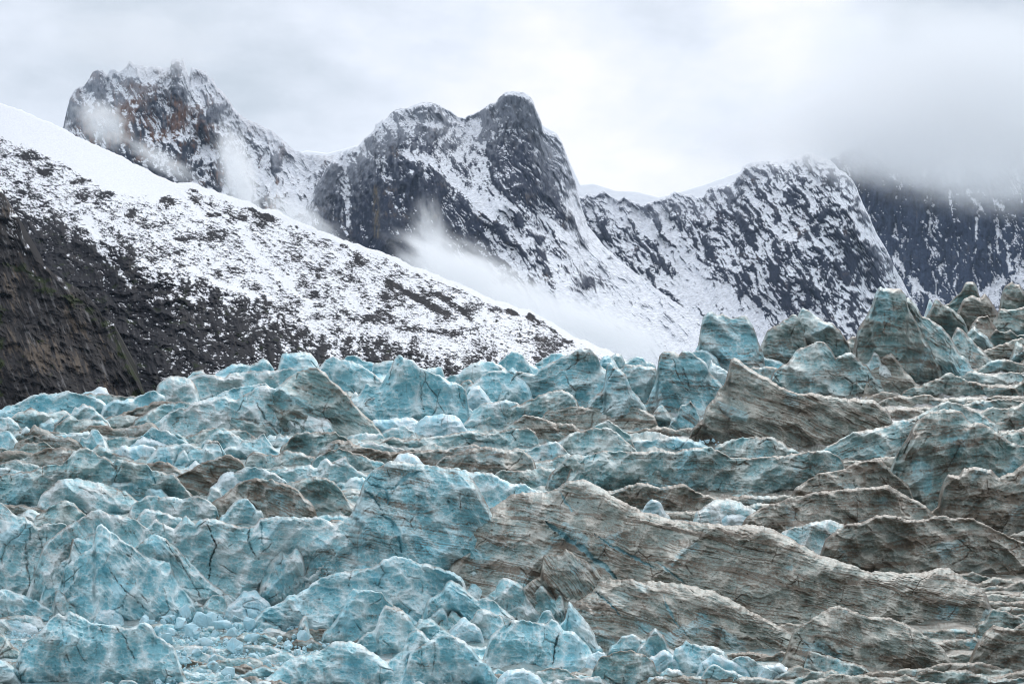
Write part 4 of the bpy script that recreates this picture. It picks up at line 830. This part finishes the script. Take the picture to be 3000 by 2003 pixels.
def cov3(X, Y, d):
    b = -.12 + .7 * np.exp(-d / 40) + .25 * sstep(1950, 1700, X) * 0 - .3 * np.exp(-(stroke(X, Y, pl('2200,560 2230,760 2160,700')) / 40) ** 2)
    for p, w, a in S3: b += a * np.exp(-(stroke(X, Y, pl(p)) / w) ** 2)
    return b
def col3(X, Y, d, nz, s):
    C = rockcol(X, Y, 610, (.052, .060, .088), (.13, .095, .08), (.035, .045, .07), -.22, 70)
    rime = sstep(.1, .6, np.exp(-d / 60) + .45 * fbm(X / 14, Y / 18, 620, 4, .6)); C = mix(C, (.34, .36, .41), rime * .55)
    return mix(C, SNOW, s)
range_sheet('mountain', 'snow-plastered pyramid peak right of centre with its ridge running left', M3, pl('1500,1180 2800,1180'),
            [(1700, 575, 5900), (2020, 570, 5900), (2370, 450, 5500), (2690, 905, 5500), (1700, 1100, 4600), (2050, 820, 5300), (2250, 1050, 4500), (2600, 1150, 4300), (2350, 750, 4950), (1560, 640, 6000)], rel3, cov3, col3, M_ROCK, rag=8, seed=61, tilt=.7)

# central peak
M2 = pl('880,640 930,540 960,485 985,455 1000,442 1030,435 1050,425 1075,402 1097,380 1099,362 1120,352 1135,345 1142,333 1165,317 1200,315 1228,300 1245,297 1270,300 1300,315 1320,325 1340,340 1365,345 1388,335 1400,325 1430,308 1452,300 1460,288 1480,272 1505,266 1530,269 1552,280 1564,300 1570,322 1582,347 1592,378 1606,386 1630,391 1645,416 1660,455 1675,500 1690,550 1702,600 1722,660 1770,722 1850,790 1930,850 2000,900 2080,960 2160,1030')
def rel2(X, Y, d):
    l = sstep(1350, 1150, X); a = crag(X, Y, 700, 84, 1.2, 1.0); b = crag(X, Y, 740, 55, 1.7, .9)
    w = sstep(-80, 80, (X - 1380) + .9 * (Y - 560)); r = a * (1 - w) + b * w
    r += 55 * np.exp(-(stroke(X, Y, pl('1520,280 1560,450 1640,640 1720,800')) / 60) ** 2) + 30 * np.exp(-(stroke(X, Y, pl('1240,310 1200,420 1240,560 1300,700')) / 60) ** 2)
    r -= 34 * np.exp(-(stroke(X, Y, pl('1385,345 1400,460 1440,560')) / 32) ** 2) + 26 * np.exp(-(stroke(X, Y, pl('1010,470 1015,640')) / 25) ** 2)
    r += 34 * np.exp(-(stroke(X, Y, pl('1110,380 1090,520 1120,720')) / 45) ** 2) + 30 * sstep(-14, 14, rot(X - 1200, Y - 455, 36)[1]) * sstep(500, 700, X - 600)
    return r
S2 = [('1190,452 1260,470 1330,530 1400,590 1440,640', 13, 1.5), ('1400,600 1450,608 1500,612', 17, 2.6), ('1250,365 1300,370', 8, 2.2), ('1400,350 1395,390', 9, 1.8), ('1410,430 1430,415', 8, 2), ('1015,560 1018,700', 6, 1.8), ('1005,480 1020,600', 10, 1.4),
      ('1330,500 1450,560 1600,640 1680,760', 40, .7), ('1460,690 1560,740 1660,840', 60, .4), ('1600,640 1700,740 1820,850', 14, 1.2), ('1670,560 1700,680 1800,800 1950,900', 9, 1.4), ('1440,400 1500,380 1600,380', 14, .8),
      ('1650,880 1750,900 1900,950 2050,1020', 34, 2.2), ('1550,900 1700,980 1900,1060', 50, 3.5), ('1130,520 1170,530 1210,500', 5, 1.5), ('1120,560 1180,570', 5, 1.3), ('1160,610 1230,620', 5, 1.3), ('1130,345 1200,380', 10, 1.2)]
def cov2(X, Y, d):
    b = -.75 + 1.7 * np.exp(-d / 60) + .35 * sstep(1380, 1480, X) * sstep(560, 640, Y) - .5 * np.exp(-(stroke(X, Y, pl('1480,430 1500,520 1620,620')) / 45) ** 2) - .6 * sstep(1360, 1230, X) * sstep(470, 540, Y)
    for p, w, a in S2: b += a * np.exp(-(stroke(X, Y, pl(p)) / w) ** 2)
    return b
def col2(X, Y, d, nz, s):
    C = rockcol(X, Y, 710, (.046, .054, .082), (.15, .11, .075), (.03, .038, .065), -.18, 80)
    C = mix(C, (.20, .155, .085), np.clip(np.exp(-(stroke(X + 9 * fbm(X / 14, Y / 40, 77, 3), Y, pl('1101,550 1104,690')) / 8) ** 2) * (.45 + 1.6 * fbm(X / 5, Y / 22, 78, 3)), 0, .7))
    rime = sstep(.05, .55, np.exp(-d / 85) * 1.1 + .45 * fbm(X / 12, Y / 20, 720, 4, .6)); C = mix(C, (.42, .44, .48), rime * .6)
    rime2 = sstep(1580, 1640, X) * sstep(640, 380, Y); C = mix(C, (.40, .42, .47), rime2 * .4)
    return mix(C, SNOW, s)
range_sheet('mountain', 'tall central peak with a rounded snow-frosted summit and sheer dark face', M2, pl('850,1150 2200,1150'),
            [(1000, 440, 5750), (1240, 300, 5650), (1385, 340, 5800), (1500, 268, 5500), (1640, 400, 5600), (1700, 600, 5450), (1100, 800, 5000), (1400, 850, 4700), (1650, 900, 4400), (1900, 850, 4900), (2100, 1100, 4000), (1300, 1130, 4000), (1250, 500, 5300), (1500, 560, 5100)],
            rel2, cov2, col2, M_ROCK, rag=5, seed=71, tilt=.75, gully=.32)
print('mountains', round(time.time() - T0, 1))

# ------------------------------------------------------------------ snowy hillside on the left
H = pl('-500,120 -200,215 0,303 60,322 150,360 260,415 380,470 450,508 520,540 560,532 641,564 726,590 769,611 812,615 855,641 919,667 1000,700 1070,722 1140,745 1200,775 1273,801 1340,828 1400,855 1450,880 1490,888 1520,904 1548,905 1562,912 1600,935 1645,962 1690,990 1740,1008 1790,1030 1850,1062 1950,1130')
CL = pl('-500,520 0,560 60,620 120,640 200,655 270,690 330,712 380,700 400,745 450,790 520,800 600,805 640,835 760,880 860,935 940,985 1000,990 1100,965 1150,1000 1250,1022 1350,1052 1450,1035 1550,1075 1950,1160')
def hline(X): return np.interp(X, [p[0] for p in CL], [p[1] for p in CL])
def relh(X, Y, d):
    dd = Y - hline(X) + 25 * fbm(X / 60, Y / 60, 801, 3); w = sstep(-30, 40, dd)
    sm = sstep(70, 190, np.interp(X, [0, 150, 330, 560], [95, 120, 60, 0]) * 0 + d + 200 * sstep(380, 600, X))
    a, b = rot(X, Y, 27)
    fld = .75 * crag(X, Y, 810, 30, 1.3, .30, .42) + 5.0 * ridged(a / 38, b / 11, 812, 3) * sstep(-.3, .3, fbm(X / 90, Y / 60, 813, 3))
    cl = .6 * crag(X, Y, 820, 82, .7, 1.0, 1.1) + .7 * crag(X, Y, 850, 12, .9, .7, 1.1)
    return fld * (1 - w) * (.12 + .88 * sm) + cl * w + 12 * w
def covh(X, Y, d):
    dd = Y - hline(X) + 30 * fbm(X / 70, Y / 70, 803, 4); w = sstep(-55, 55, dd)
    lim = np.interp(X, [-500, 0, 150, 230, 330, 430, 480, 560, 640, 2000], [105, 88, 84, 96, 110, 70, 45, 6, 4, 4])
    sm = sstep(18, -10, d - lim + 16 * fbm(X / 40, Y / 40, 805, 3))
    w2 = sstep(-10, 120, dd + 40 * fbm(X / 50, Y / 40, 808, 3)); b = .12 * (1 - w) - .55 * w - .75 * w2 + 1.3 * sstep(.15, .5, fbm(X / 45, Y / 22, 841, 4, .65)) * w + 6 * sm - 1.1 * sstep(.05, .5, fbm(X / 90, Y / 34, 809, 4, .6)) * (1 - w)
    b -= .8 * sstep(.1, .45, fbm(X / 120, Y / 60, 806, 3)) * (1 - w) * (1 - sm)
    for p, q, a in [('1380,935 1340,900 1290,868 1240,852', 8, -1.3), ('1490,908 1510,915', 9, -3), ('1550,925 1590,935', 10, -4), ('1070,690 1080,700', 6, -2), ('1135,825 1180,850 1250,890 1310,920', 10, -1.5), ('740,610 800,640', 6, -1.5),
                    ('330,720 420,790 520,835', 22, .7), ('250,640 300,740 380,830', 12, 1.4), ('560,790 640,830 760,870', 8, 1.0), ('360,900 450,880 600,870', 16, .7), ('700,660 760,760 900,880', 12, .7), ('520,560 600,640', 12, .8)]:
        b += a * np.exp(-(stroke(X, Y, pl(p)) / q) ** 2)
    b -= 1.2 * sstep(.35, .6, fbm(X / 26, Y / 9, 807, 2)) * (1 - w) * (1 - sm)
    return b - .5 * w * sstep(560, 380, X)
def colh(X, Y, d, nz, s):
    C = rockcol(X, Y, 830, (.042, .040, .044), (.072, .064, .058), (.025, .025, .03), -.2, 80)
    moss = sstep(.2, .5, fbm(X / 40, Y / 24, 835, 4, .6)) * sstep(-40, 40, Y - hline(X) + 10); C = mix(C, (.022, .032, .010), moss * .8)
    return mix(C, rgb(.87, .88, .91), s)
range_sheet('hillside', 'snow-covered hillside with dark rock outcrops and cliffs sweeping down from the left', H, pl('-500,1290 0,1270 700,1200 1100,1180 2000,1180'),
            [(-400, 200, 2900), (0, 303, 2700), (0, 560, 2250), (400, 480, 2550), (400, 700, 1950), (900, 660, 2250), (900, 900, 1750), (1400, 860, 1850), (1400, 1060, 1400), (1790, 1030, 1600), (400, 1150, 1350), (0, 1150, 1500), (900, 1150, 1250), (1400, 1180, 1180), (1950, 1180, 1250), (-400, 1200, 1500), (700, 760, 2000)],
            relh, covh, colh, M_HILL, step=2.0, rag=5, back=500, seed=81, gain=1.5, noise=.72, tilt=.45, vert=0, gully=.25, big2=1.2)

# near cliff at the far left
NC = pl('-500,380 -100,500 0,548 28,602 55,640 70,700 100,745 150,795 190,825 240,850 280,890 300,925 335,950 352,1000 372,1050 392,1090 415,1135 440,1180 470,1240')
def relc(X, Y, d):
    a = .7 * crag(X, Y, 900, 72, 1.0, 1.1, 1.15) + .6 * crag(X, Y, 930, 20, .9, .8, 1.1); x, y = rot(X, Y, 68)
    return a + 16 * ridged(x / 190, y / 46, 905, 5)
def covc(X, Y, d):
    return -2.1 + 1.3 * np.exp(-d / 40) * sstep(-.1, .3, fbm(X / 40, Y / 30, 909, 2)) + 1.0 * sstep(900, 640, Y)
def colc(X, Y, d, nz, s):
    x, y = rot(X, Y, 68); st = fbm(x / 70, y / 11, 911, 5, .66); pt = fbm(X / 80, Y / 110, 912, 3)
    C = np.broadcast_to(rgb(.034, .031, .031), X.shape + (3,)) * (1 + .9 * st + .5 * pt)[..., None]
    C = mix(C, (.135, .105, .078), sstep(.12, .48, st * .9 + pt * .6 + .22 * np.exp(-(((X - 190) / 130) ** 2 + ((Y - 1040) / 130) ** 2)) - .05) * .75)
    C = mix(C, (.17, .165, .165), sstep(.18, .5, fbm(x / 90, y / 12, 915, 4) - .2 * pt) * .7)
    C = mix(C, (.032, .042, .014), sstep(.12, .38, fbm(X / 45, Y / 30, 916, 4, .6) - .25 + .5 * np.exp(-(stroke(X, Y, pl('20,770 150,840 290,930 340,1000 380,1080 420,1150')) / 26) ** 2) + .5 * np.exp(-(stroke(X, Y, pl('0,900 0,1150')) / 14) ** 2)) * .9)
    return mix(np.clip(C, .01, 1), rgb(.85, .86, .89), s)
range_sheet('cliff', 'steep brown and grey rock buttress with ochre streaks at the left edge', NC, pl('-500,1330 500,1280'),
            [(-400, 420, 1700), (0, 550, 1560), (0, 1250, 1120), (200, 830, 1400), (200, 1200, 1130), (440, 1180, 1260), (-400, 1250, 1050), (330, 1000, 1330)], relc, covc, colc, M_HILL, step=1.8, rag=6, back=420, seed=91, gain=1.2, gully=.1, noise=.4)
print('hill', round(time.time() - T0, 1))

# ------------------------------------------------------------------ ground sheet under everything, reaching the horizon
def ground():
    xs = np.concatenate([-np.geomspace(26000, 400, 24), np.linspace(-350, 350, 8), np.geomspace(400, 26000, 24)]); ysr = np.concatenate([np.linspace(-3000, 100, 8), np.geomspace(200, 40000, 40)])
    Xg, Yg = np.meshgrid(xs, ysr); Z = -6 + 0 * Xg + 8 * fbm(Xg / 900, Yg / 900, 5, 3) - 30
    P = np.stack([Xg, Yg, Z], -1)[:, ::-1]
    C = np.broadcast_to(rgb(.45, .52, .55), P.shape).copy()
    o = grid_mesh('terrain', P, C, M_SNOW); tag(o, 'snow and ice covered valley floor under the glacier', kind='structure')
ground()

# ------------------------------------------------------------------ mist and cloud banks: real volumes
def mist_mat(name, dens, nscale, seed, cut=.42, col=(.995, .997, 1.0), edge=.55):
    m = bpy.data.materials.new(name); nt = nodes(m); N = nt.nodes; L = nt.links
    out = N.new('ShaderNodeOutputMaterial'); v = N.new('ShaderNodeVolumePrincipled'); L.new(v.outputs[0], out.inputs['Volume'])
    v.inputs['Color'].default_value = (*col, 1); v.inputs['Anisotropy'].default_value = .1
    tc = N.new('ShaderNodeTexCoord')
    ln = N.new('ShaderNodeVectorMath'); ln.operation = 'LENGTH'; L.new(tc.outputs['Object'], ln.inputs[0])   # unit sphere scaled to size
    n = N.new('ShaderNodeTexNoise'); n.inputs['Scale'].default_value = nscale * 1.35; n.inputs['Detail'].default_value = 6; n.inputs['Roughness'].default_value = .66
    mp = N.new('ShaderNodeMapping'); mp.inputs['Location'].default_value = (seed * 3.1, seed * 1.7, seed); L.new(tc.outputs['Object'], mp.inputs[0]); L.new(mp.outputs[0], n.inputs['Vector'])
    a = N.new('ShaderNodeMapRange'); a.inputs[1].default_value = edge * .15; a.inputs[2].default_value = 1.0; a.inputs[3].default_value = 1; a.inputs[4].default_value = 0; a.interpolation_type = 'SMOOTHSTEP'
    L.new(ln.outputs['Value'], a.inputs[0])
    b = N.new('ShaderNodeMapRange'); b.inputs[1].default_value = cut; b.inputs[2].default_value = cut + .2; b.interpolation_type = 'LINEAR'
    sub = N.new('ShaderNodeMath'); sub.operation = 'ADD'; L.new(n.outputs[0], sub.inputs[0])
    s2 = N.new('ShaderNodeMath'); s2.operation = 'MULTIPLY'; s2.inputs[1].default_value = .30; L.new(a.outputs[0], s2.inputs[0]); L.new(s2.outputs[0], sub.inputs[1])
    s3 = N.new('ShaderNodeMath'); s3.operation = 'SUBTRACT'; s3.inputs[1].default_value = .09; L.new(sub.outputs[0], s3.inputs[0]); L.new(s3.outputs[0], b.inputs[0])
    mu = N.new('ShaderNodeMath'); mu.operation = 'MULTIPLY'; L.new(a.outputs[0], mu.inputs[0]); L.new(b.outputs[0], mu.inputs[1])
    m2 = N.new('ShaderNodeMath'); m2.operation = 'MULTIPLY'; m2.inputs[1].default_value = dens; L.new(mu.outputs[0], m2.inputs[0]); L.new(m2.outputs[0], v.inputs['Density'])
    m.cycles.volume_step_rate = 1.0
    return m
def mist(px, py, Y, w, h, depth, dens, nscale, seed, roll=0, cut=.42, name='mist', label='', cat=None, edge=.55):
    bm = bmesh.new(); bmesh.ops.create_icosphere(bm, subdivisions=3, radius=1.0)
    me = bpy.data.meshes.new(name); bm.to_mesh(me); bm.free()
    o = bpy.data.objects.new(name, me); m = Y / F
    o.location = ((px - 1500) * m, Y, ZC + (HZ - py) * m); o.scale = (w * m, depth, h * m); o.rotation_euler = (0, math.radians(roll), 0)
    me.materials.append(mist_mat(name, dens, nscale, seed, cut, edge=edge)); COL.objects.link(o); tag(o, label, kind='stuff')
    return o
MISTS = [
    (1390, 835, 3300, 380, 130, 240, .024, 2.6, 1, 30, .44, 'thick white mist rising between the hillside and the central peak'),
    (1760, 970, 3300, 360, 85, 240, .020, 2.8, 2, 20, .44, 'thin mist lying on the snow below the central peak'),
    (1265, 700, 3500, 90, 190, 120, .010, 2.8, 3, -8, .46, 'faint wisp of mist climbing the face of the central peak'),
    (1560, 860, 3500, 300, 60, 140, .010, 3.0, 8, 32, .46, 'torn streak of mist above the main mist bank'),
    (700, 520, 3600, 80, 230, 140, .026, 2.6, 4, -14, .44, 'column of mist rising in the gap right of the left peak'),
    (880, 640, 3600, 230, 70, 140, .012, 2.8, 5, 30, .46, 'thin mist above the hillside crest'),
    (300, 360, 4300, 130, 100, 160, .014, 3.0, 6, 30, .46, 'small cloud clinging to the left flank of the left peak'),
    (470, 470, 4000, 200, 50, 150, .010, 3.0, 7, 28, .47, 'thin veil of mist across the foot of the left peak'),
]
for a in MISTS: mist(*a[:10], cut=a[10], label=a[11])
CLOUDS = [
    (2880, 300, 4600, 760, 340, 600, .0075, 2.4, 11, 10, .33, 'heavy grey cloud covering the right rock wall'),
    (2520, 410, 4500, 470, 150, 320, .0085, 3.0, 12, 12, .38, 'torn low cloud edge brushing the pyramid peak'),
    (2860, 520, 4300, 360, 150, 240, .0050, 3.2, 15, 8, .47, 'ragged wisp of cloud hanging across the right rock wall'),
    (2230, 400, 5000, 380, 130, 300, .0045, 2.6, 14, 0, .42, 'pale cloud skirting the top of the right ridge'),
    (400, 120, 5600, 420, 120, 420, .0030, 2.6, 13, 0, .42, 'thin cloud touching the summit of the left peak'),
]
for a in CLOUDS: mist(*a[:10], cut=a[10], name='cloud', label=a[11])

# air: one even haze box round camera and scene
def haze():
    x0, x1, y0, y1, z0, z1 = -26500, 26500, -3500, 40500, -60, 2700
    bm = bmesh.new(); bmesh.ops.create_cube(bm, size=1.0); me = bpy.data.meshes.new('haze'); bm.to_mesh(me); bm.free()
    o = bpy.data.objects.new('haze', me); o.location = ((x0 + x1) / 2, (y0 + y1) / 2, (z0 + z1) / 2); o.scale = (x1 - x0, y1 - y0, z1 - z0); COL.objects.link(o)
    m = bpy.data.materials.new('haze_air'); nt = nodes(m); out = nt.nodes.new('ShaderNodeOutputMaterial'); v = nt.nodes.new('ShaderNodeVolumePrincipled'); nt.links.new(v.outputs[0], out.inputs['Volume'])
    v.inputs['Color'].default_value = (.62, .78, 1.0, 1); v.inputs['Density'].default_value = 1.1e-5; v.inputs['Anisotropy'].default_value = 0.0
    me.materials.append(m); tag(o, 'thin cold haze in the valley air', kind='stuff')
haze()

# ------------------------------------------------------------------ sky and light
SUN_EL, SUN_AZ = math.radians(38), math.radians(16)      # behind the cloud, ahead and to the right
w = bpy.data.worlds.new('World'); scene.world = w; w.use_nodes = True; nt = w.node_tree; nt.nodes.clear(); N = nt.nodes; L = nt.links
out = N.new('ShaderNodeOutputWorld'); bg = N.new('ShaderNodeBackground'); L.new(bg.outputs[0], out.inputs[0]); bg.inputs[1].default_value = .1
sky = N.new('ShaderNodeTexSky'); sky.sky_type = 'NISHITA'; sky.sun_disc = False; sky.sun_elevation = SUN_EL; sky.sun_rotation = SUN_AZ
tc = N.new('ShaderNodeTexCoord')
def noise(scale, det, sc3, loc, rough=.55):
    mp = N.new('ShaderNodeMapping'); mp.inputs['Scale'].default_value = sc3; mp.inputs['Location'].default_value = loc; L.new(tc.outputs['Generated'], mp.inputs[0])
    n = N.new('ShaderNodeTexNoise'); n.inputs['Scale'].default_value = scale; n.inputs['Detail'].default_value = det; n.inputs['Roughness'].default_value = rough; L.new(mp.outputs[0], n.inputs['Vector']); return n
def math_(op, a, b):
    m = N.new('ShaderNodeMath'); m.operation = op
    for i, q in enumerate((a, b)):
        if isinstance(q, (int, float)): m.inputs[i].default_value = q
        else: L.new(q, m.inputs[i])
    return m.outputs[0]
def lobe(px, py, width, sharp=1.0):
    """soft patch of the cloud deck round a direction of the sky"""
    v = np.array([(px - 1500) / F, 1, (HZ - py) / F]); v /= np.linalg.norm(v)
    d = N.new('ShaderNodeVectorMath'); d.operation = 'DISTANCE'; d.inputs[1].default_value = tuple(v)
    nm = N.new('ShaderNodeVectorMath'); nm.operation = 'NORMALIZE'; L.new(wv, nm.inputs[0]); L.new(nm.outputs[0], d.inputs[0])
    r = N.new('ShaderNodeMapRange'); r.interpolation_type = 'SMOOTHSTEP'; r.inputs[1].default_value = 0; r.inputs[2].default_value = width; r.inputs[3].default_value = 1; r.inputs[4].default_value = 0
    L.new(d.outputs['Value'], r.inputs[0]); return r.outputs[0]
wn = noise(7, 3, (1, 1, 1.3), (2, 5, 1)); wa = N.new('ShaderNodeVectorMath'); wa.operation = 'MULTIPLY_ADD'; wa.inputs[1].default_value = (.10, .10, .10)
L.new(wn.outputs['Color'], wa.inputs[0]); L.new(tc.outputs['Generated'], wa.inputs[2])
ws = N.new('ShaderNodeVectorMath'); ws.operation = 'SUBTRACT'; ws.inputs[1].default_value = (.05, .05, .05); L.new(wa.outputs[0], ws.inputs[0]); wv = ws.outputs[0]
n1 = noise(5.5, 6, (1, 1, 2.4), (.3, .1, .7), .55); n2 = noise(17, 5, (1, 1, 1.9), (4.3, 1.1, 2.7), .55)
val = math_('ADD', math_('MULTIPLY', n1.outputs[0], .50), math_('MULTIPLY', n2.outputs[0], .38))       # about .22
val = math_('ADD', val, .41)
for px, py, wd, a in [(2330, 120, .07, .24), (1250, 420, .17, .12), (1800, 560, .13, .12), (250, 60, .20, -.18), (900, 40, .14, -.10), (2900, 420, .16, -.30), (2980, 120, .10, -.12), (150, 330, .08, .05), (2000, 330, .12, -.05), (1700, 60, .10, .03)]:
    val = math_('ADD', val, math_('MULTIPLY', lobe(px, py, wd), a))
cr = N.new('ShaderNodeValToRGB'); cr.color_ramp.elements[0].position = .35; cr.color_ramp.elements[0].color = (.30, .37, .48, 1)
cr.color_ramp.elements[1].position = 1.0; cr.color_ramp.elements[1].color = (1.0, 1.0, 1.0, 1)
e = cr.color_ramp.elements.new(.62); e.color = (.57, .64, .715, 1); e = cr.color_ramp.elements.new(.84); e.color = (.82, .875, .97, 1)
L.new(val, cr.inputs[0])
sc = N.new('ShaderNodeVectorMath'); sc.operation = 'SCALE'; sc.inputs['Scale'].default_value = 10.0; L.new(cr.outputs[0], sc.inputs[0])
sep = N.new('ShaderNodeSeparateXYZ'); L.new(tc.outputs['Generated'], sep.inputs[0])
def mrange(x, a, b, c, d_):
    r = N.new('ShaderNodeMapRange'); r.interpolation_type = 'SMOOTHSTEP'
    for i, q in enumerate((a, b, c, d_)): r.inputs[1 + i].default_value = q
    L.new(x, r.inputs[0]); return r.outputs[0]
hi = mrange(sep.outputs['Z'], .30, .95, 1.0, 1.55)            # an overcast sky is brightest overhead
bk = mrange(sep.outputs['Y'], .35, -.7, 1.0, .62)             # unseen sky behind the viewer, dimmed to darken the front faces
bk2 = math_('MAXIMUM', bk, mrange(sep.outputs['Z'], .45, .95, 0.0, 1.0))
gn = N.new('ShaderNodeVectorMath'); gn.operation = 'SCALE'; L.new(sc.outputs[0], gn.inputs[0]); L.new(math_('MULTIPLY', hi, bk2), gn.inputs['Scale']); sc = gn
mx = N.new('ShaderNodeMix'); mx.data_type = 'RGBA'; mx.inputs[0].default_value = .94; L.new(sky.outputs[0], mx.inputs[6]); L.new(sc.outputs[0], mx.inputs[7]); L.new(mx.outputs[2], bg.inputs[0])

sl = bpy.data.lights.new('sun', 'SUN'); sl.energy = 1.5; sl.angle = math.radians(22); sl.color = (1, .97, .93)
so = bpy.data.objects.new('sun', sl); COL.objects.link(so)
# the lamp shines along -Z of its frame: aim it from the sun's place in the sky
from mathutils import Vector
sd = Vector((math.sin(SUN_AZ) * math.cos(SUN_EL), math.cos(SUN_AZ) * math.cos(SUN_EL), math.sin(SUN_EL)))
so.rotation_euler = (-sd).to_track_quat('-Z', 'Y').to_euler(); so.location = sd * 500

# ------------------------------------------------------------------ camera
cam = bpy.data.cameras.new('camera'); co = bpy.data.objects.new('camera', cam); COL.objects.link(co); scene.camera = co
co.location = (0, 0, ZC); co.rotation_euler = (math.radians(90), 0, 0)
cam.sensor_width = 36; cam.lens = 36 * F / 3000; cam.shift_y = (HZ - 1001.5) / 3000; cam.clip_start = 1; cam.clip_end = 90000
scene.view_settings.view_transform = 'Standard'; scene.view_settings.look = 'None'; scene.view_settings.exposure = 0.08; scene.view_settings.gamma = 1
scene.cycles.use_denoising = True; scene.cycles.pixel_filter_type = 'BLACKMAN_HARRIS'; scene.cycles.filter_width = 1.0; scene.cycles.max_bounces = 6; scene.cycles.diffuse_bounces = 4; scene.cycles.volume_bounces = 6; scene.cycles.max_bounces = 9; scene.cycles.glossy_bounces = 2
scene.cycles.volume_max_steps = 256
print('done', round(time.time() - T0, 1))
